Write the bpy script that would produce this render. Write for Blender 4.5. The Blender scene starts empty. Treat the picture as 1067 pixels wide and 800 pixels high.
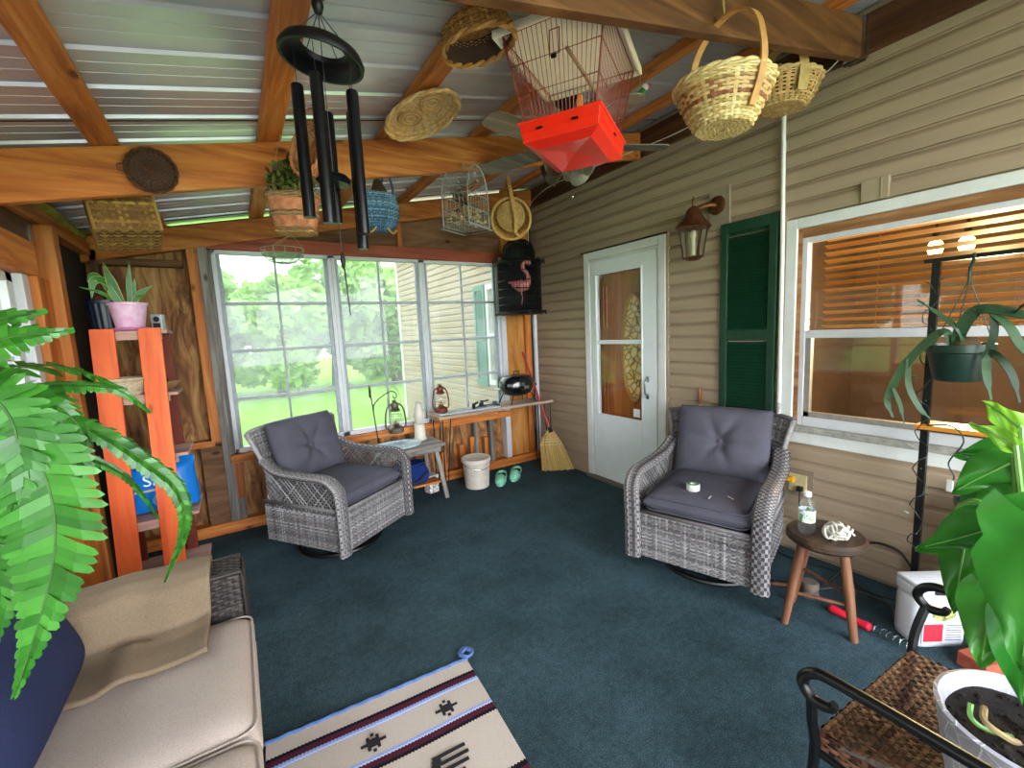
import bpy, bmesh, math, random
from mathutils import Vector, Matrix, Euler
PI = math.pi
rng = random.Random(7)
scene = bpy.context.scene
COL = scene.collection
V = Vector

# ------------------------------------------------------------------ mesh builder
def frame_from(d):
    d = V(d).normalized()
    up = V((0, 0, 1)) if abs(d.z) < 0.95 else V((1, 0, 0))
    a = d.cross(up).normalized()
    b = a.cross(d).normalized()
    return a, b

class MB:
    """Collects shapes; build() links them as one mesh object."""
    def __init__(s):
        s.v = []; s.f = []; s.r = []; s.uv = []
    def add(s, verts, faces, r=None):
        o = len(s.v)
        s.v += [tuple(p) for p in verts]
        if r is None: r = rng.random()
        for f in faces:
            s.f.append(tuple(i + o for i in f)); s.r.append(r)
        return s
    def box(s, x0, x1, y0, y1, z0, z1, m=None, r=None):
        P = [V((x, y, z)) for x in (x0, x1) for y in (y0, y1) for z in (z0, z1)]
        if m is not None: P = [m @ p for p in P]
        return s.add(P, [(0, 1, 3, 2), (4, 6, 7, 5), (0, 4, 5, 1), (2, 3, 7, 6), (0, 2, 6, 4), (1, 5, 7, 3)], r)
    def cbox(s, c, size, m=None, r=None, bev=0.0):
        """box by centre and size, optional chamfered edges, optional 3x3/4x4 about the centre"""
        sx, sy, sz = [q / 2 for q in size]
        M = Matrix.Translation(V(c)) @ (m.to_4x4() if m is not None else Matrix())
        if bev <= 0:
            return s.box(-sx, sx, -sy, sy, -sz, sz, M, r)
        bm = bmesh.new(); bmesh.ops.create_cube(bm, size=1)
        for v in bm.verts: v.co = V((v.co.x * 2 * sx, v.co.y * 2 * sy, v.co.z * 2 * sz))
        bmesh.ops.bevel(bm, geom=list(bm.edges), offset=min(bev, .49 * min(2*sx, 2*sy, 2*sz)), segments=2, affect='EDGES', profile=.6)
        bm.verts.index_update()
        s.add([M @ v.co for v in bm.verts], [[v.index for v in f.verts] for f in bm.faces], r)
        bm.free(); return s
    def bar(s, a, b, w, h, up=None, r=None):
        """rectangular bar from a to b, w across, h along up"""
        a, b = V(a), V(b); d = (b - a).normalized()
        u = V(up) if up is not None else (V((0, 0, 1)) if abs(d.z) < .95 else V((0, 1, 0)))
        x = d.cross(u).normalized(); u = x.cross(d).normalized()
        P = [p + x * (i * w / 2) + u * (j * h / 2) for p in (a, b) for i in (-1, 1) for j in (-1, 1)]
        return s.add(P, [(0, 1, 3, 2), (4, 6, 7, 5), (0, 4, 5, 1), (2, 3, 7, 6), (0, 2, 6, 4), (1, 5, 7, 3)], r)
    def tube(s, pts, rad, n=8, closed=False, caps=True, r=None):
        pts = [V(p) for p in pts]; k = len(pts)
        rads = rad if isinstance(rad, (list, tuple)) else [rad] * k
        vs = []; fs = []
        prev = None
        for i, p in enumerate(pts):
            if closed: d = pts[(i + 1) % k] - pts[i - 1]
            else: d = pts[min(i + 1, k - 1)] - pts[max(i - 1, 0)]
            if d.length < 1e-9: d = V((0, 0, 1))
            d.normalize()
            if prev is None: a, b = frame_from(d)
            else:
                a = prev - d * prev.dot(d)
                a = a.normalized() if a.length > 1e-6 else frame_from(d)[0]
                b = a.cross(d).normalized()
            prev = a
            for j in range(n):
                t = 2 * PI * j / n
                vs.append(p + (a * math.cos(t) + b * math.sin(t)) * rads[i])
        m = k if closed else k - 1
        for i in range(m):
            for j in range(n):
                q = (i + 1) % k
                fs.append((i * n + j, i * n + (j + 1) % n, q * n + (j + 1) % n, q * n + j))
        if caps and not closed:
            fs.append(tuple(range(n - 1, -1, -1))); fs.append(tuple((k - 1) * n + j for j in range(n)))
        return s.add(vs, fs, r)
    def lathe(s, prof, n=24, c=(0, 0, 0), sx=1, sy=1, m=None, r=None, cap=True):
        """prof: list of (radius, z) revolved about z"""
        vs = []; fs = []
        for (ra, z) in prof:
            for j in range(n):
                t = 2 * PI * j / n
                p = V((ra * math.cos(t) * sx, ra * math.sin(t) * sy, z))
                if m is not None: p = m @ p
                vs.append(p + V(c))
        for i in range(len(prof) - 1):
            for j in range(n):
                fs.append((i * n + j, i * n + (j + 1) % n, (i + 1) * n + (j + 1) % n, (i + 1) * n + j))
        if cap:
            if prof[0][0] > 1e-5: fs.append(tuple(range(n - 1, -1, -1)))
            if prof[-1][0] > 1e-5: fs.append(tuple((len(prof) - 1) * n + j for j in range(n)))
        return s.add(vs, fs, r)
    def grid(s, P, nu, nv, r=None, closed_u=False):
        vs = [P(i / nu, j / nv) for j in range(nv + 1) for i in range(nu + (0 if closed_u else 1))]
        w = nu if closed_u else nu + 1
        fs = []
        for j in range(nv):
            for i in range(nu):
                i2 = (i + 1) % w
                fs.append((j * w + i, j * w + i2, (j + 1) * w + i2, (j + 1) * w + i))
        return s.add(vs, fs, r)
    def ball(s, c, r3, n=12, rr=None, noise=0.0, m=None):
        rx, ry, rz = r3 if isinstance(r3, (tuple, list)) else (r3,) * 3
        c = V(c); k = max(4, n // 2)
        sd = rng.random() * 9
        def P(u, v):
            t = 2 * PI * u; ph = PI * v
            q = 1 + (noise * (math.sin(3 * t + sd) * math.sin(4 * ph + sd * 2)) if noise else 0)
            p = V((rx * q * math.sin(ph) * math.cos(t), ry * q * math.sin(ph) * math.sin(t), -rz * q * math.cos(ph)))
            if m is not None: p = m @ p
            return c + p
        return s.grid(P, n, k, rr, closed_u=True)
    def ribbon(s, pts, nrm, w, thick=0.0, r=None):
        """flat strip along pts; nrm(i) gives the face normal; w width or list"""
        pts = [V(p) for p in pts]; k = len(pts); vs = []; fs = []
        for i, p in enumerate(pts):
            d = (pts[min(i + 1, k - 1)] - pts[max(i - 1, 0)]).normalized()
            n_ = V(nrm(i) if callable(nrm) else nrm).normalized()
            x = d.cross(n_).normalized()
            ww = w[i] if isinstance(w, (list, tuple)) else w
            if thick:
                for a, b in ((-1, -1), (1, -1), (1, 1), (-1, 1)):
                    vs.append(p + x * (a * ww / 2) + n_ * (b * thick / 2))
            else:
                vs += [p - x * ww / 2, p + x * ww / 2]
        if thick:
            for i in range(k - 1):
                for j in range(4):
                    fs.append((i * 4 + j, i * 4 + (j + 1) % 4, i * 4 + 4 + (j + 1) % 4, i * 4 + 4 + j))
            fs += [(3, 2, 1, 0), tuple((k - 1) * 4 + j for j in range(4))]
        else:
            for i in range(k - 1): fs.append((i * 2, i * 2 + 1, i * 2 + 3, i * 2 + 2))
        return s.add(vs, fs, r)
    def weave(s, P, nu, nv, amp, closed=False, fill=.86, stakes=True, bulge=.5):
        """woven strands over a surface P(u,v): nv rows running along u, going over and under nu stakes"""
        e = 1e-3
        def N(u, v):
            a = P(min(u + e, 1), v) - P(max(u - e, 0), v); b = P(u, min(v + e, 1)) - P(u, max(v - e, 0))
            n = a.cross(b)
            return n.normalized() if n.length > 1e-12 else V((0, 0, 1))
        M = nu * 2
        for j in range(nv):
            v = (j + .5) / nv; hw = .5 * fill / nv
            vs = []; fs = []
            cnt = M if closed else M + 1
            for i in range(cnt):
                u = i / M
                off = amp * math.cos(PI * i / 2 * 1.0 + PI * j) if False else amp * (1 if ((i // 1) % 4 in (0, 1)) ^ (j % 2 == 1) else -1) * .9
                off = amp * math.sin(PI * (i + .5) / 2 + PI * j)
                n = N(u, v)
                p0, p1, p2 = P(u, v - hw), P(u, v), P(u, v + hw)
                vs += [p0 + n * off, p1 + n * (off + amp * bulge), p2 + n * off]
            for i in range(M):
                q = (i + 1) % cnt
                for t in (0, 1): fs.append((i * 3 + t, q * 3 + t, q * 3 + t + 1, i * 3 + t + 1))
            s.add(vs, fs)
        if stakes:
            for k in range(nu):
                u = (k + .25) / nu; hw = .28 / nu
                vs = []; fs = []
                for i in range(nv + 1):
                    v = i / nv; n = N(u, v)
                    vs += [P(max(u - hw, 0), v), P(u, v) + n * amp * .2, P(min(u + hw, 1), v)]
                for i in range(nv):
                    for t in (0, 1): fs.append((i * 3 + t, i * 3 + 3 + t, i * 3 + 4 + t, i * 3 + t + 1))
                s.add(vs, fs)
        return s
    def build(s, name, m, parent=None, smooth=False, kind=None, loc=None, rot=None, bevel=0, solid=0, subsurf=0, auto=True):
        me = bpy.data.meshes.new(name)
        me.from_pydata([tuple(p) for p in s.v], [], s.f)
        a = me.attributes.new('rnd', 'FLOAT', 'FACE')
        a.data.foreach_set('value', s.r)
        me.materials.append(m)
        o = bpy.data.objects.new(name, me); COL.objects.link(o)
        if parent is not None: o.parent = parent
        if loc is not None: o.location = loc
        if rot is not None: o.rotation_euler = rot
        if kind: o['kind'] = kind
        if solid:
            md = o.modifiers.new('solid', 'SOLIDIFY'); md.thickness = solid; md.offset = 0
        if bevel:
            md = o.modifiers.new('bevel', 'BEVEL'); md.width = bevel; md.segments = 2; md.limit_method = 'ANGLE'; md.angle_limit = .7
        if subsurf:
            md = o.modifiers.new('sub', 'SUBSURF'); md.levels = subsurf; md.render_levels = subsurf
        if smooth or subsurf:
            me.polygons.foreach_set('use_smooth', [True] * len(me.polygons))
            if not subsurf and auto:
                try: me.set_sharp_from_angle(angle=0.75)
                except Exception: pass
        return o

def thing(name, label, cat, loc=(0, 0, 0), rz=0, group=None, rot=None):
    o = bpy.data.objects.new(name, None); COL.objects.link(o)
    o.empty_display_size = .05
    o.location = loc; o.rotation_euler = rot if rot is not None else (0, 0, rz)
    return tag(o, label, cat, group)
def tag(o, label, cat, group=None):
    o['label'] = label; o['category'] = cat
    if group: o['group'] = group
    return o
def copy_tree(o, parent=None):
    c = o.copy(); COL.objects.link(c)
    if parent is not None: c.parent = parent
    for ch in list(o.children): copy_tree(ch, c)
    return c
def arc(c, r, a0, a1, n, plane='xz'):
    out = []
    for i in range(n + 1):
        t = a0 + (a1 - a0) * i / n
        x, y = r * math.cos(t), r * math.sin(t)
        out.append(V(c) + (V((x, 0, y)) if plane == 'xz' else V((0, x, y)) if plane == 'yz' else V((x, y, 0))))
    return out
def bez(p0, p1, p2, p3, n=12):
    p0, p1, p2, p3 = map(V, (p0, p1, p2, p3)); out = []
    for i in range(n + 1):
        t = i / n; a = 1 - t
        out.append(p0 * a**3 + p1 * 3 * a * a * t + p2 * 3 * a * t * t + p3 * t**3)
    return out
def smooth_path(pts, k=6):
    """Catmull-Rom through points"""
    P = [V(p) for p in pts]; P = [P[0] * 2 - P[1]] + P + [P[-1] * 2 - P[-2]]; out = []
    for i in range(1, len(P) - 2):
        for j in range(k):
            t = j / k; a, b, c, d = P[i-1], P[i], P[i+1], P[i+2]
            out.append(.5 * ((2*b) + (c-a)*t + (2*a-5*b+4*c-d)*t*t + (3*b-a-3*c+d)*t**3))
    out.append(P[-2]); return out
def circle(c, r, n=24, z=0, sx=1, sy=1):
    return [V(c) + V((r*sx*math.cos(2*PI*i/n), r*sy*math.sin(2*PI*i/n), z)) for i in range(n)]

# ------------------------------------------------------------------ materials
def lin(h):
    if isinstance(h, str):
        h = h.lstrip('#'); h = tuple(int(h[i:i+2], 16) for i in (0, 2, 4))
    return tuple(((c/255)/12.92 if c/255 <= .04045 else ((c/255+.055)/1.055)**2.4) for c in h) + (1,)
class NT:
    def __init__(s, name):
        s.m = bpy.data.materials.new(name); s.m.use_nodes = True
        s.t = s.m.node_tree; s.n = s.t.nodes; s.n.clear()
        s.out = s.new('ShaderNodeOutputMaterial')
    def new(s, typ, **k):
        n = s.n.new(typ)
        for a, b in k.items(): setattr(n, a, b)
        return n
    def link(s, a, b): s.t.links.new(a, b)
    def coord(s, scale=(1, 1, 1), rot=(0, 0, 0), kind='Object', loc=(0, 0, 0)):
        tc = s.new('ShaderNodeTexCoord'); mp = s.new('ShaderNodeMapping')
        mp.inputs['Scale'].default_value = scale; mp.inputs['Rotation'].default_value = rot; mp.inputs['Location'].default_value = loc
        s.link(tc.outputs[kind], mp.inputs['Vector']); return mp.outputs['Vector']
    def noise(s, vec, scale=5, detail=3, rough=.55, dist=0):
        n = s.new('ShaderNodeTexNoise'); n.inputs['Scale'].default_value = scale
        n.inputs['Detail'].default_value = detail; n.inputs['Roughness'].default_value = rough
        n.inputs['Distortion'].default_value = dist
        if vec is not None: s.link(vec, n.inputs['Vector'])
        return n.outputs['Fac']
    def ramp(s, fac, stops, interp='LINEAR'):
        r = s.new('ShaderNodeValToRGB'); cr = r.color_ramp; cr.interpolation = interp
        while len(cr.elements) < len(stops): cr.elements.new(.5)
        for e, (p, c) in zip(cr.elements, stops):
            e.position = p; e.color = lin(c) if not (isinstance(c, tuple) and len(c) == 4) else c
        s.link(fac, r.inputs['Fac']); return r.outputs['Color']
    def mix(s, a, b, fac, mode='MIX'):
        n = s.new('ShaderNodeMix', data_type='RGBA', blend_type=mode)
        for sock, val in ((n.inputs['Factor'], fac), (n.inputs['A'], a), (n.inputs['B'], b)):
            if hasattr(val, 'links') or hasattr(val, 'is_linked'): s.link(val, sock)
            else: sock.default_value = val
        return n.outputs['Result']
    def bump(s, h, strength=.3, dist=.01):
        b = s.new('ShaderNodeBump'); b.inputs['Strength'].default_value = strength; b.inputs['Distance'].default_value = dist
        s.link(h, b.inputs['Height']); return b.outputs['Normal']
    def attr(s, name='rnd'):
        a = s.new('ShaderNodeAttribute'); a.attribute_name = name; return a.outputs['Fac']
    def bsdf(s, color, rough=.6, metal=0, normal=None, spec=.5, trans=0, sheen=0, coat=0):
        p = s.new('ShaderNodeBsdfPrincipled')
        if hasattr(color, 'is_linked'): s.link(color, p.inputs['Base Color'])
        else: p.inputs['Base Color'].default_value = lin(color) if not (isinstance(color, tuple) and len(color) == 4) else color
        if hasattr(rough, 'is_linked'): s.link(rough, p.inputs['Roughness'])
        else: p.inputs['Roughness'].default_value = rough
        p.inputs['Metallic'].default_value = metal
        p.inputs['Specular IOR Level'].default_value = spec
        if sheen: p.inputs['Sheen Weight'].default_value = sheen
        if coat: p.inputs['Coat Weight'].default_value = coat
        if trans: p.inputs['Transmission Weight'].default_value = trans
        if normal is not None: s.link(normal, p.inputs['Normal'])
        return p.outputs['BSDF']
    def done(s, shader):
        s.link(shader, s.out.inputs['Surface']); return s.m

def m_plain(name, col, rough=.5, metal=0, var=.12, scale=30, bump=0, spec=.5, col2=None, coat=0, detail=3):
    t = NT(name); v = t.coord()
    n = t.noise(v, scale, detail)
    c1 = lin(col); c2 = lin(col2) if col2 else tuple(q * (1 - var * 2) for q in c1[:3]) + (1,)
    c = t.ramp(n, [(.3, c2), (.7, c1)])
    nm = t.bump(n, bump, .004) if bump else None
    return t.done(t.bsdf(c, rough, metal, nm, spec, coat=coat))
def m_rnd(name, cols, rough=.6, scale=60, bump=.2, metal=0, spec=.4, nvar=.25):
    """colour picked per strand / board, with a little noise"""
    t = NT(name); k = len(cols)
    c = t.ramp(t.attr(), [(i / max(1, k - 1), cc) for i, cc in enumerate(cols)])
    n = t.noise(t.coord(), scale, 3)
    d = t.ramp(n, [(.25, (1 - nvar * 1.6,) * 3 + (1,)), (.75, (1, 1, 1, 1))])
    c = t.mix(c, d, 1.0, 'MULTIPLY')
    return t.done(t.bsdf(c, rough, metal, t.bump(n, bump, .003) if bump else None, spec))
def m_wood(name, cols, axis='x', scale=6, stretch=14, rough=.6, knots=True, bump=.15, rndv=.25, dist=.8):
    """streaky grain along one axis, knots, board to board variation"""
    t = NT(name)
    sc = [stretch] * 3; sc['xyz'.index(axis)] = 1
    at = t.attr()
    tc = t.new('ShaderNodeTexCoord'); mp = t.new('ShaderNodeMapping'); mp.inputs['Scale'].default_value = sc
    add = t.new('ShaderNodeVectorMath', operation='ADD'); mul = t.new('ShaderNodeVectorMath', operation='SCALE')
    comb = t.new('ShaderNodeCombineXYZ')
    for q in ('X', 'Y', 'Z'): t.link(at, comb.inputs[q])
    t.link(comb.outputs[0], mul.inputs[0]); mul.inputs['Scale'].default_value = 7.3
    t.link(tc.outputs['Object'], add.inputs[0]); t.link(mul.outputs[0], add.inputs[1])
    t.link(add.outputs[0], mp.inputs['Vector'])
    n = t.noise(mp.outputs['Vector'], scale * .25, 4, .6, dist)
    k = len(cols)
    c = t.ramp(n, [(.28 + .44 * i / max(1, k - 1), cc) for i, cc in enumerate(cols)])
    if knots:
        vo = t.new('ShaderNodeTexVoronoi'); vo.inputs['Scale'].default_value = 3.0
        sc2 = [2.2] * 3; sc2['xyz'.index(axis)] = 1
        mp2 = t.new('ShaderNodeMapping'); mp2.inputs['Scale'].default_value = sc2
        t.link(add.outputs[0], mp2.inputs['Vector']); t.link(mp2.outputs[0], vo.inputs['Vector'])
        kf = t.ramp(vo.outputs['Distance'], [(.05, (.12, .055, .025, 1)), (.12, (1, 1, 1, 1))])
        c = t.mix(c, kf, .85, 'MULTIPLY')
    dv = t.ramp(at, [(0, (1 - rndv,) * 3 + (1,)), (1, (1, 1, 1, 1))])
    c = t.mix(c, dv, 1.0, 'MULTIPLY')
    return t.done(t.bsdf(c, rough, 0, t.bump(n, bump, .004), .35))
def m_leaf(name, cols, rough=.35, trans=.35, scale=20, vein=False):
    t = NT(name); k = len(cols)
    base = t.ramp(t.attr(), [(i / max(1, k - 1), cc) for i, cc in enumerate(cols)])
    n = t.noise(t.coord(), scale, 3)
    d = t.ramp(n, [(.3, (.72, .75, .7, 1)), (.7, (1, 1, 1, 1))])
    c = t.mix(base, d, 1.0, 'MULTIPLY')
    p = t.bsdf(c, rough, 0, None, .45)
    tr = t.new('ShaderNodeBsdfTranslucent'); t.link(c, tr.inputs['Color'])
    mx = t.new('ShaderNodeMixShader'); mx.inputs[0].default_value = trans
    t.link(p, mx.inputs[1]); t.link(tr.outputs[0], mx.inputs[2])
    return t.done(mx.outputs[0])
def m_glass(name, tint=(1, 1, 1), ior=1.45, rough=.0, haze=0.0, hazecol=(.9, .92, .95)):
    """thin pane: see-through with mirror reflection by angle, optional milky haze"""
    t = NT(name)
    tr = t.new('ShaderNodeBsdfTransparent'); tr.inputs['Color'].default_value = tuple(tint) + (1,)
    gl = t.new('ShaderNodeBsdfGlossy'); gl.inputs['Roughness'].default_value = rough
    fr = t.new('ShaderNodeFresnel'); ge = t.new('ShaderNodeNewGeometry'); mrn = t.new('ShaderNodeMapRange')
    mrn.inputs['To Min'].default_value = ior; mrn.inputs['To Max'].default_value = 1 / ior
    t.link(ge.outputs['Backfacing'], mrn.inputs['Value']); t.link(mrn.outputs['Result'], fr.inputs['IOR'])
    mx = t.new('ShaderNodeMixShader')
    t.link(fr.outputs[0], mx.inputs[0]); t.link(tr.outputs[0], mx.inputs[1]); t.link(gl.outputs[0], mx.inputs[2])
    out = mx.outputs[0]
    if haze:
        df = t.new('ShaderNodeBsdfTranslucent'); df.inputs['Color'].default_value = tuple(hazecol) + (1,)
        m2 = t.new('ShaderNodeMixShader')
        hz = t.ramp(t.noise(t.coord(), 3, 4), [(.3, (haze * .5,) * 3 + (1,)), (.7, (haze * 1.4,) * 3 + (1,))])
        t.link(hz, m2.inputs[0]); t.link(out, m2.inputs[1]); t.link(df.outputs[0], m2.inputs[2]); out = m2.outputs[0]
    return t.done(out)
def m_emit(name, col, strength):
    t = NT(name); e = t.new('ShaderNodeEmission'); e.inputs['Color'].default_value = lin(col); e.inputs['Strength'].default_value = strength
    return t.done(e.outputs[0])
def m_fabric(name, col, col2=None, scale=450, rough=.95, bump=.35, sheen=.0, big=.12):
    t = NT(name); v = t.coord()
    w1 = t.noise(v, scale, 2, .6); w2 = t.noise(v, 4, 3)
    c1 = lin(col); c2 = lin(col2) if col2 else tuple(q * .72 for q in c1[:3]) + (1,)
    c = t.ramp(w1, [(.3, c2), (.7, c1)])
    d = t.ramp(w2, [(.3, (1 - big * 2,) * 3 + (1,)), (.7, (1, 1, 1, 1))])
    c = t.mix(c, d, 1.0, 'MULTIPLY')
    return t.done(t.bsdf(c, rough, 0, t.bump(w1, bump, .002), .15, sheen=sheen))
# ------------------------------------------------------------------ camera, world
X0, Y0, XL, YB = 2.84, 3.92, -0.78, -1.6
def roofz(x): return 2.378 + .206 * x
SL = math.atan(.206)

cam_d = bpy.data.cameras.new('camera'); cam = bpy.data.objects.new('camera', cam_d); COL.objects.link(cam)
yaw, pit, rol = math.radians(32.23), math.radians(7.045), math.radians(2.683)
fwd = V((math.sin(yaw) * math.cos(pit), math.cos(yaw) * math.cos(pit), -math.sin(pit)))
rt = V((math.cos(yaw), -math.sin(yaw), 0)); dn = fwd.cross(rt)
r_ = rt * math.cos(rol) + dn * math.sin(rol); d_ = -rt * math.sin(rol) + dn * math.cos(rol)
Mc = Matrix((r_, -d_, -fwd)).transposed().to_4x4(); Mc.translation = V((0, 0, 1.45))
cam.matrix_world = Mc
cam_d.sensor_width = 36; cam_d.lens = 450.6 / 1067 * 36; cam_d.clip_start = .02; cam_d.clip_end = 200
scene.camera = cam
scene.view_settings.view_transform = 'Standard'; scene.view_settings.look = 'None'
scene.view_settings.exposure = 1.72; scene.view_settings.gamma = 1; scene.view_settings.use_curve_mapping = False
scene.cycles.max_bounces = 8; scene.cycles.diffuse_bounces = 5; scene.cycles.glossy_bounces = 3
scene.cycles.transmission_bounces = 4; scene.cycles.transparent_max_bounces = 16
scene.cycles.sample_clamp_indirect = 6; scene.cycles.use_denoising = True

SKY = 5.2
w = bpy.data.worlds.new('overcast_sky'); scene.world = w; w.use_nodes = True
nt = w.node_tree; bg = nt.nodes['Background']
tc = nt.nodes.new('ShaderNodeTexCoord'); sep = nt.nodes.new('ShaderNodeSeparateXYZ'); rp = nt.nodes.new('ShaderNodeValToRGB')
nt.links.new(tc.outputs['Generated'], sep.inputs[0]); nt.links.new(sep.outputs['Z'], rp.inputs[0]); nt.links.new(rp.outputs[0], bg.inputs['Color'])
rp.color_ramp.elements[0].position = 0; rp.color_ramp.elements[0].color = (.86, .91, .95, 1)
rp.color_ramp.elements[1].position = .9; rp.color_ramp.elements[1].color = (.72, .84, 1, 1)
bg.inputs['Strength'].default_value = SKY

# ------------------------------------------------------------------ shared materials
M = {}
M['pine'] = m_wood('pine_board', ['86441a', 'c06e2a', 'd8924a'], 'x', 7, 12, bump=.2)
M['pine_y'] = m_wood('pine_board_along', ['824218', 'be6e2a', 'd8924a'], 'y', 7, 12, bump=.2)
M['pine_z'] = m_wood('pine_stud', ['86441a', 'c06e2a', 'd48c46'], 'z', 6, 12)
M['old_x'] = m_wood('aged_beam', ['3c2110', '6b4220', '875a30'], 'x', 6, 10)
M['old_y'] = m_wood('aged_ledger', ['2e1a0e', '563218', '744a26'], 'y', 6, 10)
M['red_x'] = m_wood('red_stained_header', ['6e2c16', '96452a', 'a8573a'], 'x', 6, 12, knots=False)
M['grey_z'] = m_wood('weathered_grey_post', ['57504c', '7b746e', '98918a'], 'z', 8, 14, rough=.85)
M['ply_z'] = m_wood('streaky_plywood', ['3c2414', '7c4e2a', 'a87846', 'c49a68'], 'z', 8, 5, rough=.75, knots=False, dist=2.0)
M['ply_x'] = m_wood('plywood_gable', ['54351f', '80583a', '987050'], 'x', 6, 5, rough=.75, knots=True, dist=1.5)
M['ply_light'] = m_wood('light_plywood', ['a45c22', 'cf8a40', 'dca058'], 'z', 6, 6, rough=.65, knots=False, dist=1.2)
M['tar'] = m_plain('black_tar_paper', '17130f', .85, var=.3, scale=8, bump=.2)
M['white_vinyl'] = m_plain('white_vinyl_frame', 'c9c9cc', .4, var=.05, scale=12)
M['white_paint'] = m_plain('white_painted_door', 'dcdfe0', .35, var=.03, scale=8)
M['white_trim'] = m_plain('white_trim_paint', 'd8d8d4', .45, var=.06, scale=10, bump=.05)
M['black_metal'] = m_plain('black_metal', '0b0b0c', .35, .2, var=.1, spec=.5)
M['black_matte'] = m_plain('black_matte', '0d0d0e', .6, var=.2)
M['dark_steel'] = m_plain('dark_steel', '2a2826', .45, .8, var=.2)
M['chrome'] = m_plain('brushed_chrome', 'b9bcc0', .25, 1, var=.1)

# carpet
t = NT('dark_teal_carpet'); v = t.coord(kind='Object')
n1 = t.noise(v, 260, 2, .7); n2 = t.noise(v, 3.2, 4, .6); n3 = t.noise(v, 34, 3, .7)
c = t.ramp(n1, [(.28, '1c2e34'), (.55, '3f545c'), (.78, '76878c')])
d = t.ramp(n2, [(.3, (.62, .62, .62, 1)), (.7, (1.05, 1.05, 1.05, 1))])
e = t.ramp(n3, [(.35, (.8, .8, .8, 1)), (.65, (1.1, 1.1, 1.1, 1))])
c = t.mix(t.mix(c, d, 1.0, 'MULTIPLY'), e, 1.0, 'MULTIPLY')
M['carpet'] = t.done(t.bsdf(c, .97, 0, t.bump(n1, .7, .006), .1))
# siding
t = NT('tan_vinyl_siding'); v = t.coord(scale=(1, .25, 3))
n1 = t.noise(v, 6, 4); n2 = t.noise(t.coord(), 900, 2)
c = t.ramp(n1, [(.3, '94806a'), (.7, 'a48e76')])
M['siding'] = t.done(t.bsdf(c, .55, 0, t.bump(n2, .12, .001), .35))
# roof metal
t = NT('galvanised_roof_metal')
n1 = t.noise(t.coord(scale=(.5, .8, .5)), 1.6, 3, .55); n2 = t.noise(t.coord(scale=(1, 3, 1)), 5, 3)
c = t.ramp(n1, [(.3, 'b4b4b6'), (.7, 'cbcbcc')])
rr = t.ramp(n2, [(.3, (.30, .30, .30, 1)), (.7, (.42, .42, .42, 1))])
M['roof'] = t.done(t.bsdf(c, rr, .55, t.bump(n1, .05, .02), .5))
M['pane'] = m_glass('hazy_vinyl_pane', (.54, .55, .52), 1.35, .02, haze=.05)
M['clear_pane'] = m_glass('clear_window_pane', (.93, .95, .94), 1.5, 0)
M['clear_thin'] = m_glass('clear_thin_glass', (.97, .98, .98), 1.45, .02)

def st(o): o['kind'] = 'structure'; return o

# ------------------------------------------------------------------ floor and outside ground
st(MB().box(XL - .1, X0 + .05, YB, Y0 + .08, -.06, 0).build('floor', M['carpet']))
t = NT('mown_lawn'); n1 = t.noise(t.coord(), 60, 4, .7); n2 = t.noise(t.coord(), .6, 3)
c = t.ramp(n1, [(.3, '68962a'), (.7, '86b03c')]); d = t.ramp(n2, [(.3, (.8, .8, .8, 1)), (.7, (1, 1, 1, 1))])
lawn_m = t.done(t.bsdf(t.mix(c, d, 1.0, 'MULTIPLY'), .9, 0, t.bump(n1, .5, .03), .2))
g = MB(); 
g.grid(lambda a, b: V((-40 + 80 * a, -30 + 75 * b, -.25 + .05 * math.sin(9 * a) * math.cos(7 * b))), 24, 24)
st(g.build('lawn', lawn_m, smooth=True))

bounce_m = m_plain('pale_bounce_apron', 'aaa69e', .9, var=.08, scale=3, bump=.1)
b = MB(); b.box(-3.6, XL - .1, -9, 6.5, -.28, -.16); b.box(XL - .1, X0 + .1, -9, YB, -.28, -.16); b.box(XL - .1, X0, 4.03, 5.4, -.28, -.175)  # unseen apron added to bounce neutral light up to the ceiling
st(b.build('trim_59', bounce_m))
# ------------------------------------------------------------------ ceiling: ribbed metal panels on purlins and rafters
def roof_profile():
    prof = []
    y = YB - .3
    while y < Y0 + .35:
        prof += [(y, 0), (y + .004, .012), (y + .046, .012), (y + .050, 0), (y + .108, 0), (y + .1085, .002), (y + .114, .002), (y + .1145, 0),
                 (y + .170, 0), (y + .1705, .002), (y + .176, .002), (y + .1765, 0)]
        y += .2286
    return prof
pr = roof_profile(); rb = MB(); xs = [XL - .45, X0 + .02]
vs = []; fs = []
for (y, h) in pr:
    for x in xs: vs.append((x, y, roofz(x) + h))
for i in range(len(pr) - 1): fs.append((2*i, 2*i+1, 2*i+3, 2*i+2))
rb.add(vs, fs)
st(rb.build('ceiling', M['roof'], solid=.002))
for i, yy in enumerate((YB - .3 + .2286 * k + .068 for k in (4, 9, 14, 18, 21, 25))):   # overlap seams
    if yy < Y0:
        b = MB(); b.bar((XL - .4, yy, roofz(XL - .4) - .0025), (X0, yy, roofz(X0) - .0025), .0035, .003)
        st(b.build('trim_%d' % (60 + i), M['dark_steel']))
tn = [0]
def trim(mb, m, **k):
    tn[0] += 1
    return st(mb.build('trim_%d' % tn[0], m, **k))
for x in (-.36, .235, .81, 1.39, 1.97, 2.50):                    # purlins along the house
    m4 = Matrix.Translation((x, 0, roofz(x) - .024)) @ Matrix.Rotation(-SL, 4, 'Y')
    b = MB(); b.box(-.045, .045, YB - .1, Y0 + .05, -.021, .021, m4)
    trim(b, M['pine_y'], bevel=.003)
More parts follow.
